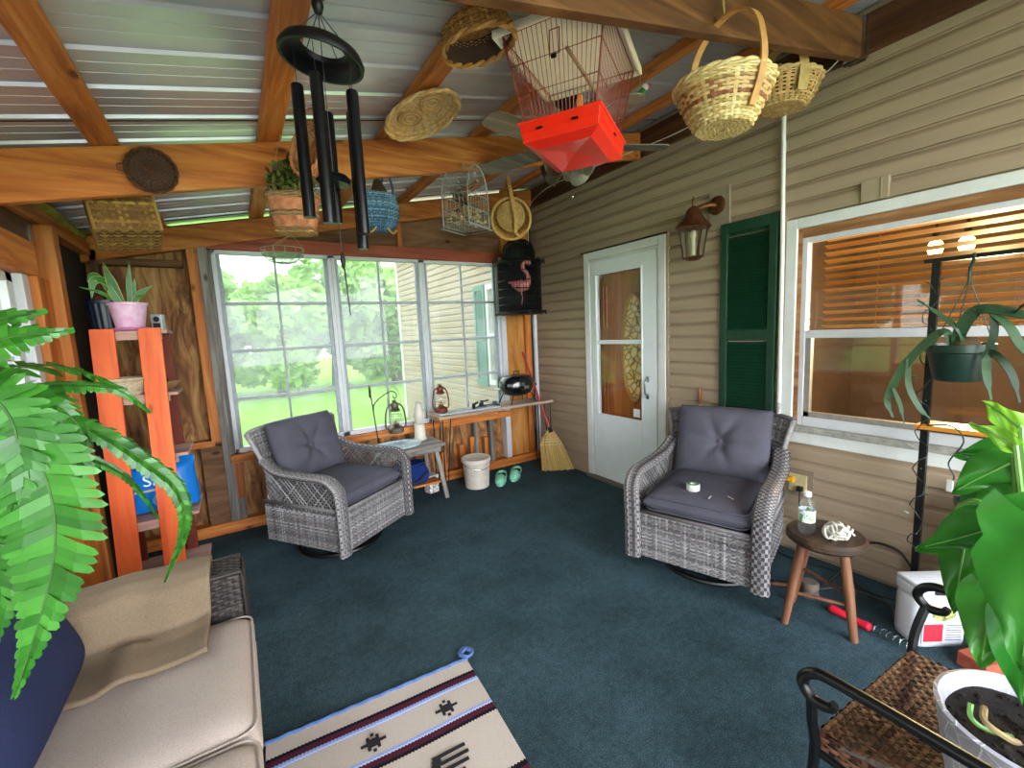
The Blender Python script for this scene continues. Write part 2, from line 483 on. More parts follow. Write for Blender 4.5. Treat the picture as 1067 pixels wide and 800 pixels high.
def rafter(y0, y1, h, m, top=.047, x0=XL - .25, x1=X0 - .06):
    b = MB()
    P = []
    for x in (x0, x1):
        zt = roofz(x) - top
        P += [(x, y0, zt - h), (x, y1, zt - h), (x, y1, zt), (x, y0, zt)]
    b.add(P, [(0, 1, 2, 3), (7, 6, 5, 4), (0, 4, 5, 1), (1, 5, 6, 2), (2, 6, 7, 3), (3, 7, 4, 0)])
    return trim(b, m, bevel=.003)
rafter(2.40, 2.44, .19, M['pine'])
rafter(1.00, 1.04, .19, M['old_x'])
rafter(-.55, -.51, .19, M['pine'])
trim(MB().box(X0 - .05, X0, YB, Y0 + .05, 2.735, 2.915), M['old_y'], bevel=.004)           # ledger on the house wall
b = MB(); b.box(X0 - .075, X0 - .048, .985, 1.055, 2.70, 2.90); b.box(X0 - .09, X0 - .07, .97, 1.07, 2.70, 2.712)
trim(b, M['chrome'])

# ------------------------------------------------------------------ right wall: house siding, door and window openings
E_ = .0955
def lap(mb, y0, y1, z0, z1):
    k0 = math.floor((z0 - .02) / E_)
    k = k0
    while .02 + k * E_ < z1:
        zb = .02 + k * E_
        P = [(-.002, -.03), (-.020, -.03), (-.020, .62), (-.016, .72), (-.007, .82), (-.001, .90), (-.001, 1.0)]
        pts = []
        for (dx, f) in P:
            z = zb + f * E_
            pts.append((dx, min(max(z, z0 if k > k0 else z0), z1)))
        vs = []; fs = []
        for (dx, z) in pts: vs += [(X0 + dx, y0, z), (X0 + dx, y1, z)]
        for i in range(len(pts) - 1):
            if pts[i+1][1] - pts[i][1] > 1e-6 or i == 0: fs.append((2*i, 2*i+1, 2*i+3, 2*i+2))
        if fs: mb.add(vs, fs)
        k += 1
YE = 8.55
b = MB()
lap(b, YB, -.30, 0, 3.4)
lap(b, -.30, 1.34, 0, .695); lap(b, -.30, 1.34, 2.01, 3.4)
lap(b, 1.34, 2.2, 0, 3.4)
lap(b, 2.2, 3.105, 2.12, 3.4)
lap(b, 3.105, 4.40, -.25, 3.4)
lap(b, 4.40, 5.02, -.25, .75); lap(b, 4.40, 5.02, 2.05, 3.4)
lap(b, 5.02, YE, -.25, 3.4)
for (a0, a1, z0, z1) in ((YB, -.30, -.2, 3.4), (-.30, 1.34, -.2, .70), (-.30, 1.34, 2.0, 3.4), (1.34, 2.2, -.2, 3.4), (2.2, 3.105, 2.11, 3.4), (3.105, 4.40, -.25, 3.4),
                        (4.40, 5.02, -.25, .76), (4.40, 5.02, 2.04, 3.4), (5.02, YE, -.25, 3.4)):
    b.box(X0 + .0, X0 + .10, a0, a1, z0, z1)
b.box(X0 + .1, X0 + 6, YE - .1, YE, -.25, 3.4)
st(b.build('wall_right', M['siding']))
for y0, y1, z0, z1 in ((2.178, 2.2, 0, 2.135), (3.105, 3.127, 0, 2.135), (1.342, 1.362, .69, 2.03)): trim(MB().box(X0 - .027, X0 - .001, y0, y1, z0, z1), M['siding'])
trim(MB().box(X0 - .03, X0 + .0, YE - .04, YE + .05, -.25, 3.4), M['white_trim'])
# house eave over the outside stretch of wall
trim(MB().box(X0 - .35, X0 + .1, 4.15, YE + .3, 3.30, 3.36), M['white_trim'])

# rooms behind the house wall
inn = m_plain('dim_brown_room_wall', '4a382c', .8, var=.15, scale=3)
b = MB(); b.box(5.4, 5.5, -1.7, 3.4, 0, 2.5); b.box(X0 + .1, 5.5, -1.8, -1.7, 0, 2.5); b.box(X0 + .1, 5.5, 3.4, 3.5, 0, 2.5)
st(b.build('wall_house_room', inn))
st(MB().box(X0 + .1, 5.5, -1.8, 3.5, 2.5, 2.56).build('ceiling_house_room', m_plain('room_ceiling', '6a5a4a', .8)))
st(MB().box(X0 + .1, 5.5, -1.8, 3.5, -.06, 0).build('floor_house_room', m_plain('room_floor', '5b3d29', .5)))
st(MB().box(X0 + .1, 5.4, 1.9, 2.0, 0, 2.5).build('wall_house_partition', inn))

# ---- door: white storm door with split glass, wooden house door behind
door = st(thing('door_1', 'white storm door with tall split glass panes and chrome pull in the siding wall', 'door', (X0, 2.655, 0)))
def dbox(mb, y0, y1, z0, z1, x0, x1): mb.box(x0, x1, y0 - 2.655, y1 - 2.655, z0, z1)
b = MB()
dbox(b, 3.04, 3.107, 0, 2.119, -.035, .06); dbox(b, 2.199, 2.266, 0, 2.119, -.035, .06); dbox(b, 2.266, 3.04, 2.05, 2.119, -.035, .06)
dbox(b, 3.02, 3.04, 0, 2.05, -.02, .06); dbox(b, 2.266, 2.286, 0, 2.05, -.02, .06); dbox(b, 2.266, 3.04, 2.03, 2.05, -.02, .06)
b.build('door_frame', M['white_trim'], door, bevel=.004)
b = MB(); dbox(b, 2.18, 3.13, 2.119, 2.128, -.05, .02); b.build('drip_cap', M['dark_steel'], door)
b = MB()
dbox(b, 2.955, 3.018, .03, 2.028, -.028, .012); dbox(b, 2.288, 2.435, .03, 2.028, -.028, .012)
dbox(b, 2.435, 2.955, 1.91, 2.028, -.028, .012); dbox(b, 2.435, 2.955, .03, .64, -.028, .012); dbox(b, 2.435, 2.955, 1.29, 1.325, -.026, .012)
b.build('door_leaf', M['white_paint'], door, bevel=.003)
b = MB()
for (y0, y1, z0, z1) in ((2.435, 2.955, .625, .645), (2.435, 2.955, 1.905, 1.92), (2.425, 2.437, .625, 1.92), (2.953, 2.965, .625, 1.92)):
    dbox(b, y0, y1, z0, z1, -.036, -.026)
b.build('glass_bead', M['white_paint'], door, bevel=.002)
for z0, z1 in ((.645, 1.29), (1.325, 1.905)):
    b = MB(); dbox(b, 2.437, 2.953, z0, z1, -.012, -.008); b.build('pane', M['clear_pane'], door)
b = MB(); dbox(b, 2.475, 2.545, .665, .735, -.0135, -.0125); b.build('sticker', m_plain('white_sticker', 'e4e2e0', .5, var=.03), door)
b = MB(); b.lathe([(.0, -.02), (.016, -.018), (.016, -.004), (.01, 0)], 12, c=(-.03, 2.375 - 2.655, 1.0), m=Matrix.Rotation(PI/2, 3, 'Y'))
b.tube(smooth_path([(-.032, -.28, 1.0), (-.06, -.28, .985), (-.065, -.28, .94), (-.062, -.28, .89), (-.036, -.28, .865)]), .008, 8)
b.cbox((-.032, -.28, .862), (.012, .026, .045), bev=.004); b.cbox((-.032, -.28, 1.005), (.01, .03, .05), bev=.004)
b.build('door_handle', M['chrome'], door, smooth=True)
b = MB(); dbox(b, 2.199, 3.107, 0, .028, -.06, .08); b.build('threshold', m_plain('grey_threshold', '6d6258', .6), door)
wd = m_wood('stained_inner_door', ['a04c1c', 'c4682c', 'd88440'], 'z', 6, 10, rough=.35, knots=False)
b = MB(); dbox(b, 2.25, 3.06, .02, 2.06, .075, .115)
b.build('inner_door', wd, door)
b = MB()
b.tube([(.07, 2.60 - 2.655 + .13 * math.cos(2*PI*i/32), 1.25 + .46 * math.sin(2*PI*i/32)) for i in range(32)], .018, 8, closed=True)
b.build('oval_moulding', m_plain('honey_oval_moulding', 'c98a3c', .35), door, smooth=True)
t = NT('leaded_oval_glass'); vo = t.new('ShaderNodeTexVoronoi'); vo.feature = 'DISTANCE_TO_EDGE'; vo.inputs['Scale'].default_value = 16
t.link(t.coord(), vo.inputs['Vector'])
c = t.ramp(vo.outputs['Distance'], [(.03, '7a5020'), (.07, 'f0b860'), (.5, 'ffe4b0')])
og = t.done(t.bsdf(c, .15, 0, t.bump(vo.outputs['Distance'], .6, .01), .6))
b = MB(); b.lathe([(0.0, .004), (1, .004), (1, 0)], 32, c=(.071, 2.60 - 2.655, 1.25), m=Matrix(((0, 0, -1), (.125, 0, 0), (0, .45, 0)))); b.build('oval_glass', og, door)
for yy in (2.36, 2.95):
    b = MB()
    for zz in (1.62, .75): b.tube([(.073, yy - 2.655 + .03 * math.cos(2*PI*i/4 + PI/4), zz + .27 * math.sin(2*PI*i/4 + PI/4)) for i in range(4)], .008, 6, closed=True)
    b.build('panel_moulding', wd, door)

# ---- big window with white trim, raw wood jamb, two sashes, blinds behind
win = st(thing('window_1', 'large white-trimmed double-hung house window with orange slatted blind behind', 'window', (X0, .52, 1.35)))
def wbox(mb, y0, y1, z0, z1, x0, x1): mb.box(x0, x1, y0 - .52, y1 - .52, z0 - 1.35, z1 - 1.35)
WR = -.28
b = MB(); wbox(b, 1.285, 1.343, .78, 2.012, -.03, .02); wbox(b, WR, 1.285, 1.955, 2.012, -.03, .02); wbox(b, WR - .02, 1.343, .695, .765, -.03, .02); wbox(b, WR - .02, WR + .04, .765, 2.0, -.03, .02)
b.build('casing', M['white_trim'], win, bevel=.004)
b = MB(); wbox(b, WR - .02, 1.335, .765, .80, -.045, .02); b.build('sill_board', m_plain('grey_sill', 'a8a298', .6, var=.2), win, bevel=.004)
raw = m_wood('raw_wood_jamb', ['6b3f22', '96643c', 'b88a5e'], 'y', 8, 8)
b = MB(); wbox(b, 1.262, 1.286, .80, 1.956, -.012, .07); wbox(b, WR + .03, 1.262, 1.90, 1.956, -.012, .07)
b.build('wood_jamb', raw, win)
b = MB(); wbox(b, 1.236, 1.264, .80, 1.902, -.006, .05); wbox(b, WR + .05, 1.236, 1.872, 1.902, -.006, .05); wbox(b, WR + .05, 1.236, .80, .855, -.006, .05); wbox(b, WR + .03, WR + .06, .80, 1.9, -.006, .05)
wbox(b, WR + .05, 1.236, 1.325, 1.37, -.004, .05)
b.build('sash', M['white_vinyl'], win, bevel=.003)
b = MB(); wbox(b, 1.206, 1.236, .855, 1.325, .005, .04); wbox(b, WR + .06, 1.236, .855, .885, .005, .04); b.build('lower_sash', m_plain('grey_sash', '8d857c', .5), win)
for z0, z1, x in ((.87, 1.33, .022), (1.36, 1.88, .03)):
    b = MB(); wbox(b, WR + .055, 1.24, z0, z1, x, x + .004); b.build('pane', M['clear_pane'], win)
bl = m_wood('amber_blind_slat', ['b87430', 'd09448', 'e0aa60'], 'y', 6, 8, rough=.4, knots=False)
blind = tag(MB().build('window_blind', bl), 'orange wooden slatted blind hanging inside the large house window', 'blind'); 
bpy.data.objects.remove(blind)
blind = thing('window_blind', 'orange wooden slatted blind hanging inside the large house window', 'blind', (X0 + .14, .5, 1.95))
b = MB()
k = 0; z = 1.93
while z > 1.38:
    m4 = Matrix.Translation((0, 0, z - 1.95)) @ Matrix.Rotation(math.radians(20), 4, 'Y')
    b.box(-.024, .024, -.78, .70, -.0015, .0015, m4)
    z -= .042; k += 1
b.build('slats', bl, blind)
b = MB(); b.cbox((0, -.04, .01), (.055, 1.5, .05), bev=.005); b.build('head_rail', bl, blind)
cordm = m_plain('tan_cord', 'a87436', .7)
for yy in (-.6, -.1, .45): MB().tube([(0, yy, 0), (0, yy, -.58)], .0015, 5).build('ladder_cord', cordm, blind)
lamp_emit = m_emit('warm_bulb', 'ffb45a', 60)
for (x, y, z) in ((4.35, 1.06, 1.90), (4.35, .90, 1.90)):
    L = thing('ceiling_bulb', 'lit warm bulb %s seen through the slats of the orange blind' % ('on the left' if y > 1 else 'on the right'), 'light', (x, y, z))
    MB().ball((0, 0, 0), (.045, .045, .06), 12).build('bulb', lamp_emit, L, smooth=True)
    MB().lathe([(.02, .05), (.022, .11), (.01, .13), (.01, .58), (.05, .59), (.05, .60)], 12).build('socket', M['dark_steel'], L, smooth=True)
def plight(name, loc, energy, col, r=.08):
    l = bpy.data.lights.new(name, 'POINT'); l.energy = energy; l.color = col; l.shadow_soft_size = r
    o = bpy.data.objects.new(name, l); COL.objects.link(o); o.location = loc; return o
plight('slat_underlight', (3.9, .7, 1.35), 60, (1, .72, .36))  # bodyless warm light added below the bulbs to light the slat undersides


# far window of the house wall seen through the porch windows
win2 = st(thing('window_2', 'white house window further along the outside siding wall', 'window', (X0, 4.71, 1.4)))
b = MB()
for (y0, y1, z0, z1) in ((-.31, -.25, -.65, .65), (.25, .31, -.65, .65), (-.25, .25, .59, .65), (-.25, .25, -.65, -.59), (-.25, .25, -.03, .03)):
    b.box(-.03, .03, y0, y1, z0, z1)
b.build('sash', M['white_trim'], win2)
MB().box(.01, .015, -.25, .25, -.6, .6).build('pane', M['clear_pane'], win2)

# shutters
green = m_plain('dark_green_paint', '0f3b26', .45, var=.18, scale=14)
def shutter(name, label, y0, y1, z0, z1, mid, m):
    s = thing(name, label, 'shutter', (X0 - .016, (y0 + y1) / 2, z0))
    h = z1 - z0; hw = (y1 - y0) / 2
    b = MB(); x0, x1 = -.03, 0
    b.box(x0, x1, -hw, -hw + .05, 0, h); b.box(x0, x1, hw - .05, hw, 0, h)
    for a, c_ in ((0, .09), (mid - z0 - .03, mid - z0 + .04), (h - .07, h)): b.box(x0, x1, -hw + .05, hw - .05, a, c_)
    b.build('frame', m, s, bevel=.004)
    for a, c_ in ((.09, mid - z0 - .03), (mid - z0 + .04, h - .07)):
        b = MB(); z = a + .012
        while z < c_ - .012:
            m4 = Matrix.Translation((-.012, 0, z)) @ Matrix.Rotation(math.radians(-48), 4, 'Y')
            b.box(-.014, .014, -hw + .05, hw - .05, -.002, .002, m4); z += .0215
        b.build('louvres', m, s)
    MB().box(-.003, -.0005, -hw + .04, hw - .04, .05, h - .05).build('back_panel', m, s)
shutter('window_shutter', 'dark green louvred shutter between the white door and the large window', 1.385, 1.749, .74, 2.08, 1.345, green)
shutter('window_shutter', 'green louvred shutter on the outdoor siding seen through the right porch window', 5.03, 5.33, .72, 2.06, 1.35, m_plain('overexposed_green_paint', '3c7a68', .5))  # paler copy of the shutter green; outdoor overexposure put into the colour

# ------------------------------------------------------------------ back wall
b = MB()
b.box(XL, -.10, 3.975, 4.02, 0, 2.3); b.box(-.10, 2.37, 3.975, 4.02, 0, .60); b.box(2.37, X0, 3.975, 4.02, 0, 2.2)
b.build('wall_back', M['ply_z'], kind='structure')
b = MB(); P = []
for x in (XL, X0): P += [(x, 3.97, 2.14), (x, 3.97, roofz(x) - .02), (x, 4.02, roofz(x) - .02), (x, 4.02, 2.14)]
b.add(P, [(0, 1, 5, 4), (3, 7, 6, 2), (0, 4, 7, 3), (1, 2, 6, 5)]); trim(b, M['ply_x'])
# outside cladding behind the plywood keeps light out
rafter(3.88, 3.945, .155, M['pine'], x1=X0 - .01)
trim(MB().box(-.14, 2.42, 3.90, 3.97, 2.14, 2.245), M['red_x'], bevel=.003)
trim(MB().box(XL, X0 - .02, 3.88, 3.975, 0, .085), M['pine'], bevel=.003)
trim(MB().box(-.12, 2.40, 3.85, 3.975, .545, .603), M['pine'], bevel=.004)
trim(MB().box(-.165, -.08, 3.93, 3.975, .605, 2.16), M['grey_z'], bevel=.003)
trim(MB().box(-.165, -.105, 3.89, 3.975, .085, 2.16), M['grey_z'], bevel=.004)
trim(MB().box(-.225, -.165, 3.885, 3.975, .72, 2.14), M['pine_z'], bevel=.003)
trim(MB().box(-.70, -.205, 3.89, 3.975, .69, .735), M['pine'], bevel=.003)
trim(MB().box(-.70, -.255, 3.885, 3.975, 2.135, 2.17), M['pine'], bevel=.003)
trim(MB().box(-.70, -.255, 3.89, 3.975, 2.005, 2.05), M['old_x'], bevel=.003)
trim(MB().box(-.30, -.165, 3.90, 3.975, .085, .69), M['ply_x'], bevel=.003)
trim(MB().box(-.11, -.05, 3.90, 3.975, .25, .545), M['pine_z'], bevel=.003)
trim(MB().box(-.11, -.06, 3.905, 3.975, .085, .25), M['grey_z'], bevel=.003)
trim(MB().box(-.74, -.70, 3.88, 3.975, .085, 2.1), M['old_y'], bevel=.003)
for x in (1.30, 1.33): pass
trim(MB().box(1.33, 1.37, 3.92, 3.975, 2.245, 2.55), M['pine_z'], bevel=.003)
# stud bay under the window: weathered studs, streaky boards and short blocks
for x in (.22, .62, 1.02): trim(MB().box(x, x + .04, 3.905, 3.975, .085, .545), M['ply_light'], bevel=.003)
for x in (1.97, 2.16): trim(MB().box(x, x + .04, 3.895, 3.975, .085, .545), M['grey_z'], bevel=.003)
for x, h in ((1.80, .24), (1.925, .30), (2.09, .27), (1.60, .2)): trim(MB().box(x, x + .045, 3.90, 3.975, .085, .085 + h), M['pine_z'], bevel=.003)
trim(MB().box(2.36, 2.42, 3.895, 3.975, .085, 2.2), M['white_vinyl'], bevel=.003)
trim(MB().box(2.42, 2.66, 3.93, 3.975, .085, 2.55), M['ply_light'], bevel=.003)
trim(MB().box(2.66, 2.74, 3.90, 3.975, .0, 2.75), M['pine_z'], bevel=.003)
trim(MB().box(2.78, 2.82, 3.90, 3.975, .0, 2.2), M['white_vinyl'], bevel=.003)
trim(MB().box(2.74, 2.80, 3.93, 3.975, .0, 2.75), M['tar'])

# three four-row porch windows
def porch_window(i, x0, x1):
    wv = st(thing('window_%d' % i, ['left', 'middle', 'right'][i - 3] + ' porch window of eight panes in a pale vinyl frame on the back wall', 'window', ((x0 + x1) / 2, 3.95, .603)))
    hw = (x1 - x0) / 2; H = 2.14 - .603
    b = MB(); b.box(-hw, -hw + .03, -.035, .03, 0, H); b.box(hw - .03, hw, -.035, .03, 0, H); b.box(-hw, hw, -.035, .03, H - .028, H); b.box(-hw, hw, -.035, .03, 0, .04)
    b.build('window_frame', M['white_vinyl'], wv, bevel=.004)
    b = MB(); b.box(-hw + .03, -hw + .055, -.02, .02, .04, H - .028); b.box(hw - .055, hw - .03, -.02, .02, .04, H - .028)
    b.build('inner_stile', m_plain('grey_vinyl_track', '9aa0a8', .45), wv, bevel=.002)
    b = MB()
    for z in (1.75, 1.388, 1.021): b.box(-hw + .055, hw - .055, -.016, .012, z - .603 - .011, z - .603 + .011)
    b.box(-.008, .008, -.012, .010, .04, H - .028)
    b.build('muntins', m_plain('grey_vinyl_bar', 'a2a6ac', .45), wv, bevel=.002)
    MB().box(-hw + .05, hw - .05, .004, .008, .04, H - .028).build('pane', M['pane'], wv)
porch_window(3, -.085, .742); porch_window(4, .742, 1.532); porch_window(5, 1.532, 2.36)

# ------------------------------------------------------------------ left wall
b = MB()
b.box(XL - .09, XL, YB, 2.84, 0, .70); b.box(XL - .09, XL, YB, 2.84, 1.84, 2.2)
b.box(XL - .09, XL, YB, -.9, .70, 1.84); b.box(XL - .09, XL, 2.84, 3.12, 0, 2.2)
st(b.build('wall_left', M['ply_z']))
st(MB().box(XL - .09, XL, 3.12, 4.02, 0, 2.2).build('wall_left_corner', M['tar']))
trim(MB().box(XL - .10, XL + .055, YB, 3.92, 2.06, 2.135), M['pine_y'], bevel=.004)
trim(MB().box(XL, XL + .03, YB, 3.0, 1.955, 2.06), M['old_y'], bevel=.003)
trim(MB().box(XL - .02, XL + .05, YB, 2.90, 1.80, 1.95), M['pine_y'], bevel=.004)
trim(MB().box(XL - .08, XL + .02, 2.80, 2.87, .70, 1.82), M['white_vinyl'], bevel=.004)
trim(MB().box(XL - .02, XL + .05, 2.87, 3.02, 0, 1.80), M['pine_z'], bevel=.004)
trim(MB().box(XL - .02, XL + .09, 3.02, 3.10, 0, 2.06), M['pine_z'], bevel=.004)
trim(MB().box(XL - .02, XL + .07, YB, 2.87, .66, .71), M['pine_y'], bevel=.004)
b = MB(); b.box(XL + .03, XL + .035, 2.93, 2.97, 1.96, 2.04); trim(b, M['chrome'])
wl = st(thing('window_6', 'long porch window in the left wall behind the fern', 'window', (XL - .04, .96, .71)))
b = MB(); H = 1.09
for y in (-1.86, -.95, .0, .93, 1.80): b.box(-.03, .03, y - .03, y + .03, 0, H)
b.box(-.03, .03, -1.86, 1.83, 0, .04); b.box(-.03, .03, -1.86, 1.83, H - .04, H)
b.build('window_frame', M['white_vinyl'], wl, bevel=.003)
b = MB()
for z in (.36, .72): b.box(-.012, .012, -1.86, 1.83, z - .01, z + .01)
b.build('muntins', M['white_vinyl'], wl)
MB().box(-.003, .003, -1.86, 1.83, .03, H - .03).build('pane', M['pane'], wl)
t = NT('yellow_glass_wool'); n = t.noise(t.coord(), 12, 5, .65)
c = t.ramp(n, [(.3, '6e6a24'), (.7, 'b0aa50')]); ins = t.done(t.bsdf(c, .9, 0, t.bump(n, .8, .03), .1))
b = MB(); b.grid(lambda u, v_: V((XL + .02 + .05 * math.cos(2*PI*u) * (1 + .2 * math.sin(31 * v_)), -1 + 4.8 * v_, 2.165 + .03 * math.sin(2*PI*u) * (1 + .25 * math.sin(23 * v_ + 5 * u)))), 10, 60, closed_u=True)
trim(b, ins, smooth=True)

# ------------------------------------------------------------------ trees beyond the windows
bark = m_plain('grey_bark', '5a4a3c', .9, var=.25, scale=10, bump=.4)
leafy = [m_leaf('pale_green_foliage', ['7ea846', '98c45a', 'bcd884'], .6, .4, 3), m_leaf('mid_green_foliage', ['6e9c3e', '8cb656', 'aacc78'], .6, .4, 3)]
def crown_mesh(seed, n, rad):
    r0 = random.Random(seed); b = MB()
    blobs = [(V((r0.uniform(-.6, .6), r0.uniform(-.5, .5), r0.uniform(-.7, .75))), r0.uniform(.45, .7)) for _ in range(11)]
    for _ in range(n):
        c, q = r0.choice(blobs)
        d = V((r0.gauss(0, 1), r0.gauss(0, 1), r0.gauss(0, 1))).normalized() * q * r0.uniform(.75, 1.02)
        p = c + d; p = V((p.x * rad[0], p.y * rad[1], p.z * rad[2]))
        a = V((r0.gauss(0, 1), r0.gauss(0, 1), r0.gauss(0, 1))).normalized(); e = a.orthogonal().normalized(); s_ = r0.uniform(.10, .2)
        b.add([p - a * s_, p + e * s_ * .6, p + a * s_, p - e * s_ * .6], [(0, 1, 2, 3)], r0.random())
    return b
spots = [(-3.2, 15.2, 4.6, 0), (-1.0, 16.2, 5.4, 1), (1.1, 15.0, 4.2, 0), (3.0, 16.6, 5.6, 1), (4.8, 15.4, 4.8, 0), (-5.6, 16.5, 5.4, 1), (7.0, 17.2, 5.6, 0),
         (-7.5, 9.0, 4.8, 0), (-8.2, 5.4, 5.0, 1), (-7.8, 1.8, 4.6, 0), (-8.6, 12.6, 5.2, 1)]
tl = ['bushy tree past the lawn behind the first pane column of the left porch window', 'tall tree beyond the lawn behind the middle of the left porch window',
      'low rounded tree beyond the lawn behind the post between left and middle porch windows', 'tall pale tree beyond the lawn behind the middle porch window',
      'pale tree beside the far corner of the siding wall outdoors', 'tall green tree at the far left end of the lawn', 'tree beyond the far corner of the house',
      'pale tree out past the left wall window, third along', 'pale tree out past the left wall window, second along', 'pale tree out past the left wall window, nearest', 'tall tree in the far left corner of the lawn']
crowns = [crown_mesh(k, 5200, (1.35, 1.25, 1.5)) for k in (1, 2)]
protos = []
for i, (x, y, h, k) in enumerate(spots):
    T = thing('leafy_tree', tl[i], 'tree', (x, y, -.27), rng.random() * 6, 'trees beyond the lawn')
    if len(protos) < 2:
        kk = len(protos)
        tr = MB().tube([(0, 0, 0), (.05, .02, 1.0), (0, .05, 2.2), (.1, 0, 3.2)], [.16, .12, .09, .04], 8).build('trunk', bark, T, smooth=True)
        cr = crowns[kk].build('crown', leafy[kk], T, loc=(0, 0, 1.95)); protos.append((tr, cr))
    else:
        for q in protos[k]:
            c = q.copy(); COL.objects.link(c); c.parent = T
    s_ = h / 4.4; T.scale = (s_ * 1.15, s_ * 1.15, s_)
# ------------------------------------------------------------------ wicker swivel chairs
wick = m_rnd('grey_wicker_strand', ['4d4648', '8b8484', '6a6264', 'a9a4a4', '5c5456', 'bdb9b8', '746c6c'], .55, 40, .2)
wick_dark = m_plain('wicker_core', '2c2828', .8)
cush_m = m_fabric('slate_grey_cushion_cloth', '66636f', '48454f', 420)
def cushion_mb(w, d, h, nu=28, nv=28, e=7, tuft=0, tr=.10, crease=0, puff=1.0):
    """soft rounded pad, origin at the middle of its underside"""
    b = MB()
    def edge(a): return max(0.0, 1 - abs(a) ** e) ** .5
    for sgn in (1, -1):
        def P(u, v):
            a, c = 2 * u - 1, 2 * v - 1
            a = math.copysign(1 - (1 - abs(a)) ** 1.7, a); c = math.copysign(1 - (1 - abs(c)) ** 1.7, c)
            q = edge(a) * edge(c)
            z = h / 2 * q * (1 + .18 * puff * (1 - a * a) * (1 - c * c))
            x, y = w / 2 * a, d / 2 * c
            if tuft and sgn > 0:
                r = math.hypot(x, y); th = math.atan2(y, x)
                z -= tuft * math.exp(-(r / tr) ** 2)
                z -= crease * math.exp(-(r / (tr * 2.6)) ** 2) * (1 - math.exp(-(r / .03) ** 2)) * (.5 + .5 * math.cos(6 * th + .5)) ** 3
            return V((x, y, h / 2 + sgn * z))
        if sgn > 0: b.grid(P, nu, nv, .5)
        else: b.grid(lambda u, v: P(1 - u, v), nu, nv, .5)
    return b
def piping(b, w, d, z, r=.005, e=.045):
    pts = []
    for sx, sy, a0 in ((1, 1, 0), (-1, 1, PI/2), (-1, -1, PI), (1, -1, 3*PI/2)):
        for k in range(5):
            t = a0 + PI / 2 * k / 4
            pts.append((sx * (w/2 - e) + e * math.cos(t), sy * (d/2 - e) + e * math.sin(t), z))
    return b.tube(pts, r, 6, closed=True)

